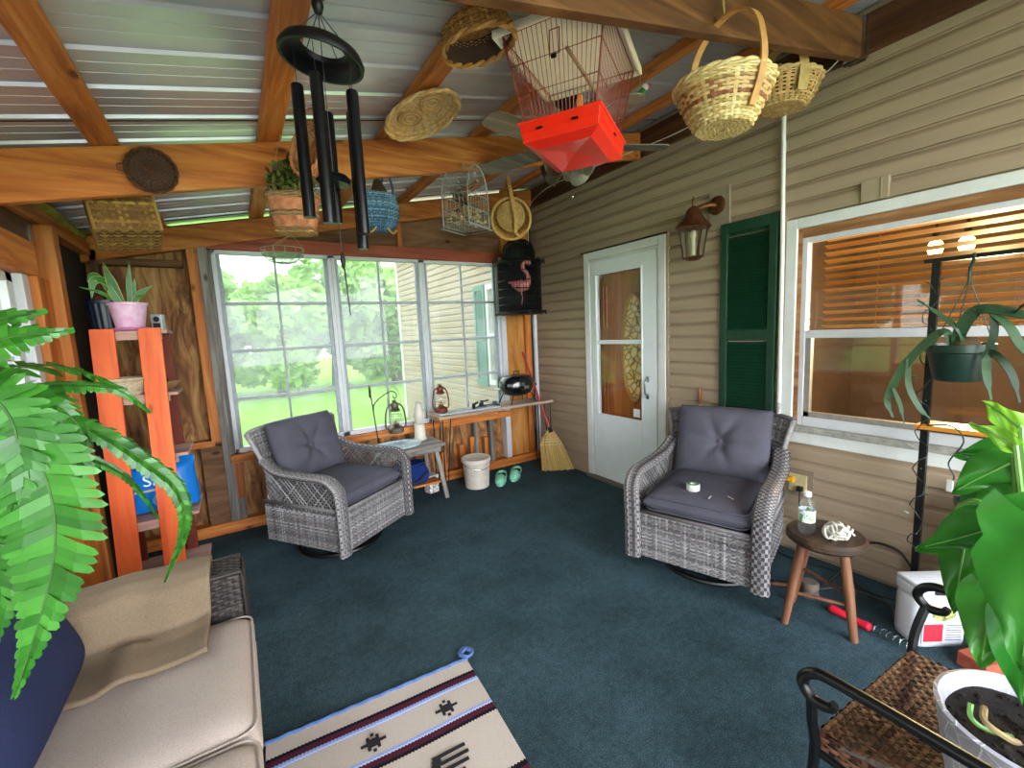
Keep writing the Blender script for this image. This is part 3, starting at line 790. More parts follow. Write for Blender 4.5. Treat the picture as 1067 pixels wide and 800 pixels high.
def make_chair(label, loc, rz):
    c = thing('wicker_armchair', label, 'armchair', loc, rz, 'wicker swivel armchairs')
    W, D = .33, .33; ZB, ZS, ZA = .105, .375, .60
    # swivel base
    b = MB()
    b.tube(circle((0, .02, 0), .275, 36, .014), .014, 8, closed=True)
    for k in range(4):
        t = PI / 4 + k * PI / 2
        b.bar((.27 * math.cos(t), .02 + .27 * math.sin(t), .016), (.05 * math.cos(t), .02 + .05 * math.sin(t), .06), .03, .012)
    b.lathe([(.05, .03), (.05, .10), (.12, .105), (.12, .12)], 16, c=(0, .02, 0))
    b.build('swivel_base', M['black_metal'], c, smooth=True)
    # inner box and woven skirt
    MB().box(-W + .02, W - .02, -D + .02, D - .02, ZB + .01, ZS - .01).build('seat_box', wick_dark, c)
    b = MB()
    b.weave(lambda u, v: V((-W + .03 + (2*W - .06) * u, -D, ZB + (ZS - ZB) * v)), 30, 26, .004)
    for s in (-1, 1):
        b.weave(lambda u, v: V((s * (W + .005), s * (-D + 2 * D * u), ZB + .01 + (ZS - ZB) * v)), 30, 24, .004)
    b.weave(lambda u, v: V((W - 2*W*u, D + .01, ZB + (ZS - ZB) * v)), 28, 22, .004)
    b.tube([(-W + .05, -D - .005, ZS + .004), (W - .05, -D - .005, ZS + .004)], .011, 8)
    for s in (-1, 1): b.tube([(s * (W + .008), -D, ZS + .012), (s * (W + .008), D, ZS + .012)], .012, 8)
    b.build('woven_skirt', wick, c, smooth=True, auto=False)
    # arms: woven band running back to front then curling down as the front post
    for s in (-1, 1):
        path = smooth_path([(s * (W - .01), D - .02, .66), (s * (W + .005), .16, ZA), (s * (W + .012), -.08, ZA - .012), (s * (W + .012), -.25, ZA - .015), (s * (W + .01), -.325, ZA - .06), (s * (W + .005), -.345, .48), (s * W, -.345, .30), (s * W, -.345, ZB - .005)], 6)
        n = len(path)
        def P(u, v):
            f = u * (n - 1); i = min(int(f), n - 2); q = path[i].lerp(path[i + 1], f - i)
            d = (path[min(i + 1, n - 1)] - path[max(i - 1, 0)]); d = (path[i + 1] - path[i]).lerp(d, .5).normalized()
            x = V((1, 0, 0)); nn = x.cross(d).normalized()
            t = -2 * PI * v * s
            return q + x * math.cos(t) * .044 + nn * math.sin(t) * .024
        b = MB(); b.grid(lambda u, v: P(u, v) * .999 + V((0, 0, 0)), n - 1, 12, .0)
        b.weave(P, 64, 18, .0026, stakes=False, fill=.94)
        b.build('arm', wick, c, smooth=True, auto=False)
        # diamond lattice between arm and skirt
        b = MB(); y0, y1, z0, z1 = -.31, D - .03, ZS + .015, ZA - .01
        H = z1 - z0; st_ = .034
        k = -int(H / st_) - 1
        while y0 + k * st_ < y1:
            for dr in (1, -1):
                a, e_ = (y0 + k * st_, z0), (y0 + k * st_ + H, z1)
                ya, za, yb, zb = a[0], a[1], e_[0], e_[1]
                if ya < y0: za += y0 - ya; ya = y0
                if yb > y1: zb -= yb - y1; yb = y1
                if yb - ya > .02:
                    if dr < 0: ya, yb = y0 + y1 - ya, y0 + y1 - yb
                    b.tube([(s * (W + .003 * dr), ya, za), (s * (W + .003 * dr), yb, zb)], .0042, 5)
            k += 1
        b.build('arm_lattice', wick, c, smooth=True)
    # back shell with wings
    def PB(u, v):
        a = 2 * u - 1
        z = .36 + .50 * v - .02 * a * a * v
        y = D - .02 + .15 * v
        x = a * (W - .02 + .015 * v)
        wing = max(0, abs(a) - .80) / .20
        y -= wing ** 1.2 * (.10 - .02 * v)
        x += math.copysign(wing * .045 * v * v * v, a)
        return V((x, y, z))
    b = MB(); b.grid(lambda u, v: PB(1 - u, v) + V((0, .007, 0)), 24, 10, 0)
    b.weave(PB, 48, 40, .004)
    b.tube([PB(i / 24, 1) + V((0, .003, .003)) for i in range(25)], .016, 8)
    for e_ in (0, 1): b.tube([PB(e_, i / 10) for i in range(11)], .015, 8)
    b.build('backrest', wick, c, smooth=True, auto=False)
    b = cushion_mb(.55, .60, .13); piping(b, .53, .58, .105); piping(b, .53, .58, .028)
    b.build('seat_cushion', cush_m, c, smooth=True, loc=(0, -.035, ZS - .005), auto=False)
    b = cushion_mb(.54, .44, .15, 44, 40, 6, tuft=.055, tr=.055, crease=.03, puff=1.4)
    bc = b.build('back_cushion', cush_m, c, smooth=True, loc=(0, .285, .655), rot=(math.radians(106), 0, 0), auto=False)
    bc.location = (0, .335, .665)
    bc.rotation_euler = (math.radians(73), 0, 0)
    MB().ball((0, 0, 0), (.016, .016, .008), 10).build('tuft_button', cush_m, bc, smooth=True, loc=(0, 0, .118))
    return c
def face(dx, dy): return math.atan2(dy, dx) + PI / 2      # chair fronts look along -Y at rest
make_chair('grey wicker armchair under the porch windows, its seat cushion empty', (.52, 3.215, 0), face(.57, -.82))
make_chair('grey wicker armchair by the white door with a white-and-green tape roll on its seat', (2.285, 1.48, 0), face(-.95, -.31))
tp = thing('tape_roll', 'white roll with green top label lying on the seat of the nearer wicker armchair', 'tape', (2.10, 1.46, .505))
MB().lathe([(.016, 0), (.034, 0), (.036, .003), (.036, .036), (.034, .038), (.016, .038), (.016, 0)], 24, cap=False).build('roll', m_plain('white_tape', 'dfe0d6', .5), tp, smooth=True)
MB().lathe([(.017, .0385), (.031, .0385), (.031, .0405), (.017, .0405)], 24, cap=False).build('green_label', m_plain('green_label', '4f9a3c', .4, col2='20351c', scale=60), tp)
for i, (x, y, r) in enumerate(((2.06, 1.33, .3), (2.135, 1.26, 1.2))):
    tag(MB().box(-.022, .022, -.0025, .0025, 0, .003).build('paper_scrap', m_plain('white_scrap', 'c9c5c0', .8), loc=(x, y, .512), rot=(0, 0, r)),
        'thin pale scrap on the nearer armchair seat, %s' % ('closer to the tape roll' if i == 0 else 'closer to the arm by the stool'), 'scrap')

# ------------------------------------------------------------------ couch
cw = m_rnd('dark_brown_wicker', ['1c1614', '3a302c', '2a2220', '4d4440'], .5, 40, .2)
beige = m_fabric('beige_grey_cushion_cloth', 'b8a89e', '9c8c84', 380, big=.06)
navy = m_fabric('navy_cushion_cloth', '2c3354', '1f2440', 380)
couch = thing('wicker_couch', 'dark wicker loveseat with beige seat cushions along the left wall', 'couch', (-.40, 1.25, 0))
def loc_c(x, y, z): return V((x + .40, y - 1.25, z))
b = MB()
def cb(mb, x0, x1, y0, y1, z0, z1): mb.box(x0 + .40, x1 + .40, y0 - 1.25, y1 - 1.25, z0, z1)
cb(b, -.66, -.10, .62, 1.90, .06, .27); b.build('seat_base', m_plain('couch_core', '1b1614', .8), couch)
b = MB()
b.weave(lambda u, v: loc_c(-.085, .62 + 1.28 * u, .06 + .23 * v), 50, 18, .004)
b.build('front_panel', cw, couch, smooth=True, auto=False)
for y0, y1, nm in ((1.905, 2.055, 1), (.455, .605, 0)):
    b = MB(); cb(b, -.73, -.085, y0 + .008, y1 - .008, .03, .575)
    b.weave(lambda u, v: loc_c(-.735 + .66 * u, y0, .03 + .55 * v), 30, 42, .0035)
    b.weave(lambda u, v: loc_c(-.735 + .66 * (1 - u), y1, .03 + .55 * v), 30, 42, .0035)
    b.weave(lambda u, v: loc_c(-.072, y0 + (y1 - y0) * u, .03 + .55 * v), 8, 42, .0035)
    b.weave(lambda u, v: loc_c(-.735 + .66 * u, y0 + (y1 - y0) * v, .582), 30, 11, .0035)
    for yy in (y0, y1): b.tube([loc_c(-.735, yy, .58), loc_c(-.075, yy, .58), loc_c(-.072, yy, .55), loc_c(-.072, yy, .03)], .009, 6)
    b.build('arm', cw, couch, smooth=True, auto=False)
b = MB(); cb(b, -.735, -.66, .455, 2.05, .03, .70)
b.weave(lambda u, v: loc_c(-.655, .6 + 1.31 * u, .28 + .42 * v), 50, 28, .0035); b.build('backrest', cw, couch, smooth=True, auto=False)
for k, (y0, y1) in enumerate(((1.285, 1.895), (.665, 1.275))):
    b = cushion_mb(.60, y1 - y0, .155, e=10, puff=.5); piping(b, .592, y1 - y0 - .008, .125, .004); piping(b, .592, y1 - y0 - .008, .03, .004)
    b.build('seat_cushion', beige, couch, smooth=True, loc=loc_c(-.352, (y0 + y1) / 2, .278), auto=False)
    o = cushion_mb(.44, .60, .17, e=6, puff=1.5).build('back_cushion', navy, couch, smooth=True, loc=loc_c(-.50, (y0 + y1) / 2 - .03, .62), auto=False)
    o.rotation_euler = (0, math.radians(70), 0); o.location = loc_c(-.70, (y0 + y1) / 2 - .03, .63)
# throw blanket over the far arm
thr_m = m_fabric('tan_throw_cloth', '8b7763', '75634f', 300, big=.1)
def drape(u, v):
    # v runs from outside the arm, over its top, down onto the seat; u along the arm
    prof = [V((0, 2.085, .40)), V((0, 2.083, .55)), V((0, 2.07, .605)), V((0, 2.02, .618)), V((0, 1.95, .615)), V((0, 1.895, .59)), V((0, 1.872, .53)), V((0, 1.85, .475)), V((0, 1.78, .462)), V((0, 1.70, .462)), V((0, 1.635, .458))]
    f = v * (len(prof) - 1); i = min(int(f), len(prof) - 2); p = prof[i].lerp(prof[i + 1], f - i)
    x = -.175 - .47 * u
    fold = math.sin(u * 13 + 2.5 * v) * .5 + math.sin(u * 7 - 5 * v) * .5
    p = V((x + .006 * math.sin(5 * v), p.y + .008 * fold - .02 * u * v + .012 * math.sin(9 * u) * (v > .9), p.z + .012 * max(0, fold) * (1.0 if v > .4 else .5)))
    if v > .75: p.z += .02 * math.exp(-((u - .45) / .1) ** 2)
    return p
b = MB(); b.grid(drape, 44, 44, .5)
tag(b.build('throw_blanket', thr_m, smooth=True, solid=.014, auto=False), 'folded tan throw blanket draped over the far arm of the couch', 'blanket')
# ------------------------------------------------------------------ striped rug
rugc = V((.72, 1.625)); ax = V((-1, .04)).normalized(); ay = V((-.105, -1)).normalized()
t = NT('striped_woven_rug'); tc = t.new('ShaderNodeTexCoord'); sx = t.new('ShaderNodeSeparateXYZ'); t.link(tc.outputs['Object'], sx.inputs[0])
zig = t.new('ShaderNodeMath', operation='PINGPONG'); t.link(sx.outputs['X'], zig.inputs[0]); zig.inputs[1].default_value = .006
md = t.new('ShaderNodeMath', operation='MULTIPLY_ADD'); t.link(zig.outputs[0], md.inputs[0]); md.inputs[1].default_value = .9; t.link(sx.outputs['Y'], md.inputs[2])
mo = t.new('ShaderNodeMath', operation='MULTIPLY'); t.link(md.outputs[0], mo.inputs[0]); mo.inputs[1].default_value = 1 / .7
S = lambda m: m / .7
cream, blk, wine, blue, white = 'bfb2a8', '17131c', '4c2030', '8ba0d6', 'c5cdea'
c = t.ramp(mo.outputs[0], [(0, cream), (S(.070), cream), (S(.0705), blk), (S(.082), blk), (S(.0825), wine), (S(.108), wine), (S(.1085), blue), (S(.118), white), (S(.128), blue), (S(.130), cream),
    (S(.245), cream), (S(.2455), blue), (S(.255), white), (S(.262), blue), (S(.2625), wine), (S(.285), wine), (S(.2855), blk), (S(.300), blk), (S(.3005), cream), (S(.52), cream), (S(.521), blk), (S(.54), wine), (S(.56), blue), (S(.58), cream)][:24], 'CONSTANT')
n = t.noise(t.coord(scale=(30, 300, 1)), 3, 3, .7); d = t.ramp(n, [(.3, (.75, .74, .72, 1)), (.7, (1.05, 1.05, 1.05, 1))])
rug_m = t.done(t.bsdf(t.mix(c, d, 1.0, 'MULTIPLY'), .95, 0, t.bump(n, .4, .004), .1))
rug = thing('striped_rug', 'cream woven rug with blue, wine and black stripes on the teal carpet', 'rug', (rugc.x, rugc.y, 0))
rug.matrix_world = Matrix(((ax.x, ay.x, 0, rugc.x), (ax.y, ay.y, 0, rugc.y), (0, 0, 1, .002), (0, 0, 0, 1)))
b = MB(); b.grid(lambda u, v: V((.78 * u, 1.05 * v, .006 + .003 * math.sin(9 * u + 4 * v) * math.sin(7 * v))), 30, 40)
b.build('woven_field', rug_m, rug, solid=.006)
motif = m_plain('black_wool', '141018', .95)
def motif_mb(cells, cx, cy, s, sh=0):
    b = MB()
    for (i, j, w_) in cells: b.box(cx + (i + sh * j) * s, cx + (i + w_ + sh * j) * s, cy + j * s, cy + (j + 1) * s, .0105, .0125)
    return b
star = [(-2, -2, 1), (1, -2, 1), (-2, -1, 4), (-4, 0, 8), (-2, 1, 4), (-2, 2, 1), (1, 2, 1), (-.5, -3, 1), (-.5, 3, 1)]
for k, x in enumerate((.165, .44)): motif_mb(star, x, .188, .011).build('star_motif', motif, rug)
comb = [(-7, 0, 14)] + [(-6 + 0.0, 1, 2.2)] + [(-7 + 3 * q, j, 1.4) for q in range(0, 0) for j in (1,)] 
bird = [(-1, j, 2.5) for j in range(0, 9)] + [(-8, 0, 7), (-9, 2.2, 8), (-9, 4.4, 8), (-8, 6.6, 7), (-5, 8.2, 4)]
motif_mb(bird, .26, .36, .0125, sh=.35).build('bird_motif', motif, rug)
ropem = m_plain('blue_yarn', '5a78b4', .9, var=.3, scale=200, bump=.4)
b = MB(); b.tube([(-.005 + .79 * i / 40, -.006 + .002 * math.sin(i * 1.7), .008) for i in range(41)], .0075, 8); b.tube(smooth_path([(-.0, -.008, .01), (.02, -.04, .012), (-.005, -.066, .014), (-.036, -.05, .012), (-.035, -.022, .012), (-.008, -.008, .014), (.012, -.03, .018), (-.012, -.05, .018), (-.03, -.03, .018)], 6), .0065, 8)
b.build('yarn_edge', ropem, rug, smooth=True)

# ------------------------------------------------------------------ orange ladder shelf
oran = m_wood('orange_painted_board', ['c4481a', 'e0622a', 'ea7840'], 'z', 5, 8, rough=.5, rndv=.1)
pink = m_wood('pale_worn_shelf', ['8a5f55', 'b98d80', 'c9a79a'], 'x', 6, 6, rough=.7, knots=False)
redw = m_wood('dark_red_upright', ['4f1a10', '742c1c', '8a3d28'], 'z', 6, 8, rough=.7, knots=False)
lad = thing('ladder_shelf', 'orange painted ladder-style shelf standing in the left corner', 'shelf', (-.47, 3.10, 0))
ztop = 1.545
for x0, x1 in ((-.165, -.065), (.03, .13)):
    b = MB(); b.bar(((x0 + x1) / 2 - .03, -.10, .0), ((x0 + x1) / 2, 0, ztop + .012), x1 - x0, .02, up=(0, -1, .06)); b.build('front_board', oran, lad, bevel=.003)
for x in (-.155, .10):
    b = MB(); b.bar((x, .30, 0), (x + .01, .245, ztop), .06, .022, up=(0, -1, 0)); b.build('rear_board', redw, lad, bevel=.003)
for z in (ztop, 1.195, .845, .495, .145):
    f = 1 - z / ztop; y0 = .012 - .10 * f
    b = MB(); b.box(-.17 - .02 * f, .155 + .05 * f, y0, .27 + .04 * f, z - .018, z)
    b.build('shelf_board', pink, lad, bevel=.003)
    b = MB(); b.box(-.16 - .02 * f, .13, y0 - .002, y0 + .016, z - .05, z - .018); b.build('shelf_rail', pink, lad)

# ------------------------------------------------------------------ small weathered side table with things on it
gw = m_wood('weathered_grey_tabletop', ['5d5550', '8f8780', 'b0a8a0'], 'x', 7, 10, rough=.8, knots=False)
tabm = thing('side_table', 'small weathered grey side table in front of the middle porch window', 'table', (1.165, 3.66, 0))
b = MB(); TZ = .50
for i in range(4):
    y = -.20 + i * .10; b.box(-.30, .30, y, y + .097, TZ - .022, TZ)
b.build('tabletop', gw, tabm, bevel=.003)
for s in (-1, 1): MB().box(-.26, .26, s * .17 - .01, s * .17 + .01, TZ - .07, TZ - .022).build('apron', gw, tabm)
gl = m_wood('weathered_grey_leg', ['5d5550', '8f8780', 'b0a8a0'], 'z', 7, 10, rough=.8, knots=False)
for sx in (-1, 1):
    for sy in (-1, 1):
        b = MB(); b.bar((sx * .22, sy * .15, TZ - .02), (sx * .285, sy * .19, 0), .035, .03, up=(0, 1, 0)); b.build('leg', gl, tabm, bevel=.003)
b = MB(); b.box(-.255, .255, -.15, .15, .135, .155); b.build('lower_shelf', M['pine'], tabm, bevel=.003)
t = NT('pale_blue_painted_tray'); n = t.noise(t.coord(), 26, 4, .7)
c = t.ramp(n, [(.35, '8fb3c4'), (.5, 'b9d2d8'), (.66, 'd8e2dc')]); tray_m = t.done(t.bsdf(c, .4))
b = MB(); b.lathe([(0, .004), (.93, .004), (1.0, .016), (1.02, .016), (.96, 0), (0, 0)], 40, c=(0, 0, 0), m=Matrix(((.225, 0, 0), (0, .15, 0), (0, 0, 1))))
tag(b.build('oval_tray', tray_m, smooth=True, loc=(1.08, 3.645, TZ)), 'pale blue oval tray lying on the weathered side table', 'tray')
# white hurricane oil lamp
hl = thing('hurricane_lamp', 'frosted white hurricane lamp standing on the side table beside the oval tray', 'lamp', (1.34, 3.74, TZ))
cream_m = m_plain('cream_ceramic', 'd9d0c0', .4, var=.06)
MB().lathe([(.058, 0), (.06, .01), (.052, .02), (.048, .13), (.052, .145), (.036, .15), (0, .15)], 24).build('lamp_base', cream_m, hl, smooth=True)
MB().lathe([(.030, .145), (.034, .17), (.052, .21), (.050, .25), (.034, .285), (.028, .33), (.031, .345)], 24, cap=False).build('chimney', m_plain('frosted_chimney', 'cfc6ba', .3, var=.05), hl, smooth=True, solid=.002)
# blue bag and white box beneath
bag = thing('blue_bag', 'small royal blue cooler bag on the lower shelf of the side table', 'bag', (1.16, 3.60, .156), .15)
bm_ = m_fabric('blue_nylon', '1c3476', '14265a', 300)
b = cushion_mb(.30, .20, .17, 22, 18, 9, puff=.4); b.build('body', bm_, bag, smooth=True, auto=False)
MB().lathe([(.97, 0), (1.02, .012), (.97, .024)], 28, m=Matrix(((.148, 0, 0), (0, .098, 0), (0, 0, 1))), cap=True).build('lid', bm_, bag, smooth=True, loc=(0, 0, .165))
b = MB(); b.ribbon(smooth_path([(-.14, -.06, .12), (-.10, -.115, .10), (0, -.13, .04), (.1, -.115, .10), (.15, -.06, .13)]), (0, -1, .2), .02, .003); b.build('strap', m_plain('dark_strap', '10131f', .8), bag)
wb = thing('small_box', 'small white patterned box next to the blue bag under the side table', 'box', (1.40, 3.70, .0), .2)
t = NT('printed_box'); n = t.noise(t.coord(), 45, 2); printed = t.done(t.bsdf(t.ramp(n, [(.42, '8a7a72'), (.5, 'd6d2ce'), (.6, 'e2e0de')]), .6))
MB().box(-.05, .05, -.045, .045, 0, .15).build('carton', printed, wb, bevel=.003)
MB().box(-.052, .052, -.047, .047, .15, .165).build('lid', m_plain('box_lid', 'c8c4c0', .6), wb, bevel=.002)

# shepherd hook with lantern
iron = m_plain('rusty_dark_iron', '3a3230', .6, .6, var=.3)
hk = thing('shepherd_hook', 'thin dark iron hook stand before the middle porch window carrying a lantern', 'hook', (.985, 3.79, 0))
b = MB(); b.tube([(-.0, 0, .003), (-.015, 0, .55), (-.04, 0, .90), (-.05, 0, 1.0)], .005, 6)
b.lathe([(.011, .93), (.009, .97), (.012, .99), (.004, 1.03), (.0, 1.05)], 8, c=(-.05, 0, 0))
b.tube(smooth_path([(-.035, 0, .80), (-.02, 0, .87), (.05, 0, .93), (.13, 0, .965), (.175, 0, .945), (.178, 0, .91), (.155, 0, .90), (.15, 0, .925)], 6), .005, 6)
b.tube(circle((0, 0, 0), .05, 16, .005), .004, 6, closed=True); b.bar((-.05, 0, .004), (.05, 0, .004), .008, .006)
b.build('stand', iron, hk, smooth=True)
def lantern(name, label, loc, metal, sc=1.0, bail=True, rz=0):
    L = thing(name, label, 'lantern', loc, rz); L.scale = (sc, sc, sc)
    MB().lathe([(.062, 0), (.066, .012), (.064, .035), (.05, .05), (.03, .058), (.022, .07), (.032, .078), (0, .078)], 24).build('fuel_tank', metal, L, smooth=True)
    MB().lathe([(.036, .08), (.05, .11), (.052, .14), (.042, .175), (.034, .19)], 24, cap=False).build('globe', M['clear_thin'], L, smooth=True)
    MB().lathe([(.040, .185), (.044, .195), (.030, .215), (.034, .235), (.03, .255), (.016, .265), (.018, .28), (0, .285)], 24).build('chimney_cap', metal, L, smooth=True)
    for s in (-1, 1):
        b = MB(); b.tube(smooth_path([(s * .05, 0, .03), (s * .082, 0, .05), (s * .086, 0, .12), (s * .072, 0, .20), (s * .05, 0, .235), (s * .02, 0, .25)], 5), .0075, 8); b.build('side_tube', metal, L, smooth=True)
    b = MB()
    for z in (.105, .15): b.tube(circle((0, 0, 0), .056, 24, z), .0018, 5, closed=True)
    b.build('globe_guard', metal, L, smooth=True)
    MB().lathe([(.01, .075), (.012, .095), (.004, .105)], 10).build('burner', m_plain('brass_burner', 'a98648', .35, .8), L, smooth=True)
    if bail:
        b = MB(); b.tube(smooth_path([(-.06, 0, .215), (-.055, 0, .30), (-.02, 0, .385), (0, 0, .40), (.02, 0, .385), (.055, 0, .30), (.06, 0, .215)], 5), .002, 5); b.build('bail_handle', metal, L, smooth=True)
    return L
lantern('hurricane_lantern', 'weathered bronze lantern hanging from the iron hook before the middle porch window', (1.14, 3.79, .59), m_plain('aged_bronze', '77695a', .5, .6, var=.3, scale=20), 1.05)

# ------------------------------------------------------------------ hairpin bench along the right part of the back wall
bw = m_wood('worn_bench_board', ['7e6a58', 'a5907c', 'bda994'], 'x', 6, 10, rough=.75, knots=False)
ben = thing('hairpin_bench', 'long narrow worn bench with black hairpin legs below the right porch window', 'bench', (2.10, 3.71, 0))
BZ = .715
b = MB(); b.box(-.64, .64, -.16, .125, BZ - .028, BZ); b.build('bench_top', bw, ben, bevel=.004)
b = MB(); b.box(-.62, -.02, -.13, .10, BZ - .058, BZ - .028); b.build('under_batten', M['pine'], ben, bevel=.003)
for sx, sy in ((-.57, -.13), (-.57, .09), (.57, -.13), (.57, .09)):
    b = MB(); dx = -.03 if sx < 0 else .03
    b.tube(smooth_path([(sx - .03, sy, BZ - .03), (sx + dx * .9 - .012, sy - .0, .03), (sx + dx, sy, .006), (sx + dx + .012, sy, .03), (sx + .05, sy, BZ - .03)], 4), .0055, 6)
    b.build('hairpin_leg', M['black_metal'], ben, smooth=True)
lantern('hurricane_lantern', 'rust red lantern standing on the left end of the hairpin bench', (1.545, 3.70, BZ + .016), m_plain('rust_red_metal', '7a3526', .55, .3, var=.3, scale=30), .92, bail=False)
b = MB(); b.cbox((0, 0, .008), (.62, .17, .016), bev=.004)
tag(b.build('grey_panel', m_plain('pale_grey_panel', 'a9b0b4', .45, var=.08), loc=(1.80, 3.665, BZ), rot=(0, 0, -.04)), 'flat pale grey board lying on the hairpin bench under the black clamps', 'board')
# black clamp tools
def clamp(label, loc, rz):
    c = thing('bar_clamp', label, 'clamp', loc, rz)
    b = MB(); b.bar((-.09, 0, .008), (.09, 0, .008), .012, .006); b.build('bar', M['dark_steel'], c)
    b = MB(); b.cbox((-.075, 0, .028), (.03, .022, .055), bev=.006); b.bar((-.06, 0, .045), (-.005, 0, .055), .018, .014); b.build('jaw', M['black_matte'], c)
    b = MB(); b.cbox((.055, 0, .022), (.05, .026, .04), bev=.008); b.bar((.05, 0, .01), (.10, -.03, .006), .016, .012); b.build('trigger_grip', m_plain('dark_blue_grip', '1c2030', .4), c)
clamp('black bar clamp lying on the grey board, nearer the red lantern', (1.90, 3.64, BZ + .016), .5)
clamp('black bar clamp lying on the grey board, nearer the kettle grill', (2.04, 3.67, BZ + .016), -.5)
# kettle grill
gr = thing('kettle_grill', 'small black portable kettle grill on the right end of the hairpin bench', 'grill', (2.39, 3.70, BZ + .001), .1)
gr.scale = (1.05, 1.05, 1.12)
enam = m_plain('black_enamel', '0c0d12', .18, .0, var=.1, coat=.6)
prof = [(.0, .062), (.09, .066), (.155, .09), (.178, .13), (.180, .145)]
MB().lathe(prof, 36, sy=.78).build('bowl', enam, gr, smooth=True)
lid = MB().lathe([(.184, .146), (.185, .16), (.178, .205), (.155, .238), (.10, .256), (0, .262)], 36, sy=.78).build('lid', enam, gr, smooth=True)
b = MB(); b.tube([(-.03, 0, .258), (-.03, 0, .285), (.03, 0, .285), (.03, 0, .258)], .006, 6); b.build('lid_handle', M['black_matte'], lid, smooth=True)
for s in (-1, 1):
    b = MB(); b.tube(smooth_path([(s * .175, -.04, .14), (s * .215, -.04, .145), (s * .225, 0, .145), (s * .215, .04, .145), (s * .175, .04, .14)], 4), .007, 6); b.build('side_handle', M['chrome'] if s < 0 else M['black_matte'], gr, smooth=True)
for sx in (-1, 1):
    for sy in (-1, 1):
        b = MB(); b.tube([(sx * .11, sy * .08, .085), (sx * .155, sy * .10, .0)], .006, 6); b.build('leg', M['black_metal'], gr, smooth=True)
b = MB(); b.cbox((0, -.147, .15), (.06, .012, .03), bev=.004); b.build('latch', M['chrome'], gr)
# bucket with lid
bk = thing('white_bucket', 'off-white plastic bucket with lid on the floor under the hairpin bench', 'bucket', (1.80, 3.555, 0))
offw = m_plain('offwhite_plastic', 'd3c6b8', .45, var=.06)
MB().lathe([(.105, 0), (.112, .005), (.128, .24), (.132, .245), (.132, .26), (0, .26)], 32).build('tub', offw, bk, smooth=True)
MB().lathe([(.138, .252), (.139, .278), (.128, .284), (.115, .278), (0, .278)], 32).build('lid', offw, bk, smooth=True)
b = MB(); b.tube([(.137 * math.cos(t), .137 * math.sin(t), .245 - .05 * math.cos((t + PI/2))) for t in [PI + PI * i / 16 for i in range(17)]], .003, 6); b.build('bail', M['chrome'], bk, smooth=True)
# mint clogs
mint = m_plain('mint_rubber', '86cfae', .55, var=.08)
def clog(label, loc, rz):
    c = thing('rubber_clog', label, 'clog', loc, rz, 'mint rubber clogs')
    b = MB()
    out = [(0, -.13, .045), (.5, -.12, .045)]
    def sole(u, v):
        t = 2 * PI * u; y = .13 * math.sin(t); wv = .047 + .008 * math.sin(t) ; x = wv * math.cos(t) * (1 if abs(math.sin(t)) < .999 else 0)
        return V((x * (1 - .0 * v), y, .028 * v))
    b.grid(sole, 28, 2, .5, closed_u=True); b.add([sole(i / 28, 0) for i in range(28)], [tuple(range(27, -1, -1))]); b.add([sole(i / 28, .98) for i in range(28)], [tuple(range(28))])
    b.build('sole', mint, c, smooth=True)
    def upper(u, v):
        t = PI * u; y = .0 + .128 * (1 - (1 - v) ** 1.0) ; y = .01 + .118 * v
        rx = .052 * math.sqrt(max(0, 1 - v ** 3 * .98)); rz = .062 * math.sqrt(max(0, 1 - v * v * .96)) 
        return V((rx * math.cos(t), y, .02 + rz * math.sin(t)))
    b = MB(); b.grid(upper, 18, 12, .5); b.build('toe_cap', mint, c, smooth=True, solid=.006)
    b = MB(); b.ribbon(smooth_path([(.049, .03, .04), (.05, -.05, .055), (.035, -.115, .06), (0, -.135, .062), (-.035, -.115, .06), (-.05, -.05, .055), (-.049, .03, .04)], 5), (0, 0, 1), .008, .022); b.build('heel_strap', mint, c, smooth=True)
    b = MB()
    for v_ in (.25, .45, .65):
        for u_ in (.3, .45, .6, .72): b.ball(upper(u_, v_), (.005, .005, .004), 6)
    b.build('vent_holes', m_plain('dark_vent', '2e5a4a', .8), c)
clog('mint green rubber clog on the carpet, the one nearer the white bucket', (2.03, 3.50, 0), 2.5)
clog('mint green rubber clog on the carpet, the one nearer the broom', (2.21, 3.52, 0), 2.4)
# broom against the corner
br = thing('straw_broom', 'straw broom with red handle leaning in the corner beside the door', 'broom', (2.64, 3.44, 0))
straw = m_rnd('straw_bristle', ['a9823e', 'c9a45c', 'd9b978', 'b8924a'], .8, 60, .2)
top = V((-.115, .33, 1.22)); nk = V((-.025, .02, .42)); d = (top - nk).normalized()
b = MB(); b.tube([nk - d * .03, nk + d * .3, top], [.013, .013, .012], 10); b.build('handle', m_plain('red_painted_handle', 'a01c2c', .35), br, smooth=True)
b = MB(); b.tube([nk - d * .02, nk + d * .035], [.030, .016], 10); b.build('ferrule', M['dark_steel'], br, smooth=True)
b = MB(); 
wd_ = V((.86, -.50, 0)).normalized()
for i in range(140):
    a = rng.uniform(-1, 1); e_ = rng.uniform(-1, 1) * math.sqrt(max(0, 1 - a * a))
    th = V((.50, .86, 0)) 
    p0 = nk + wd_ * a * .03 + th * e_ * .018
    p1 = nk + wd_ * a * .105 + th * e_ * .03 + V((0, 0, -.12))
    p2 = V((.02, -.03, .004)) + wd_ * a * .165 + th * e_ * .035 + V((0, 0, rng.uniform(0, .015)))
    b.tube([p0, p1, p2], [.006, .0065, .0045], 4, caps=False)
b.build('bristles', straw, br, smooth=True)
b = MB()
for zz in (.28, .31, .335):
    k_ = (.42 - zz) / .14
    b.tube([nk + V((0, 0, zz - .42)) + wd_ * math.cos(2*PI*i/24) * (.03 + .085 * k_) + V((.50, .86, 0)) * math.sin(2*PI*i/24) * (.018 + .018 * k_) for i in range(24)], .003, 5, closed=True)
b.build('stitching', m_plain('stitch_twine', 'e0cfa0', .8), br, smooth=True)
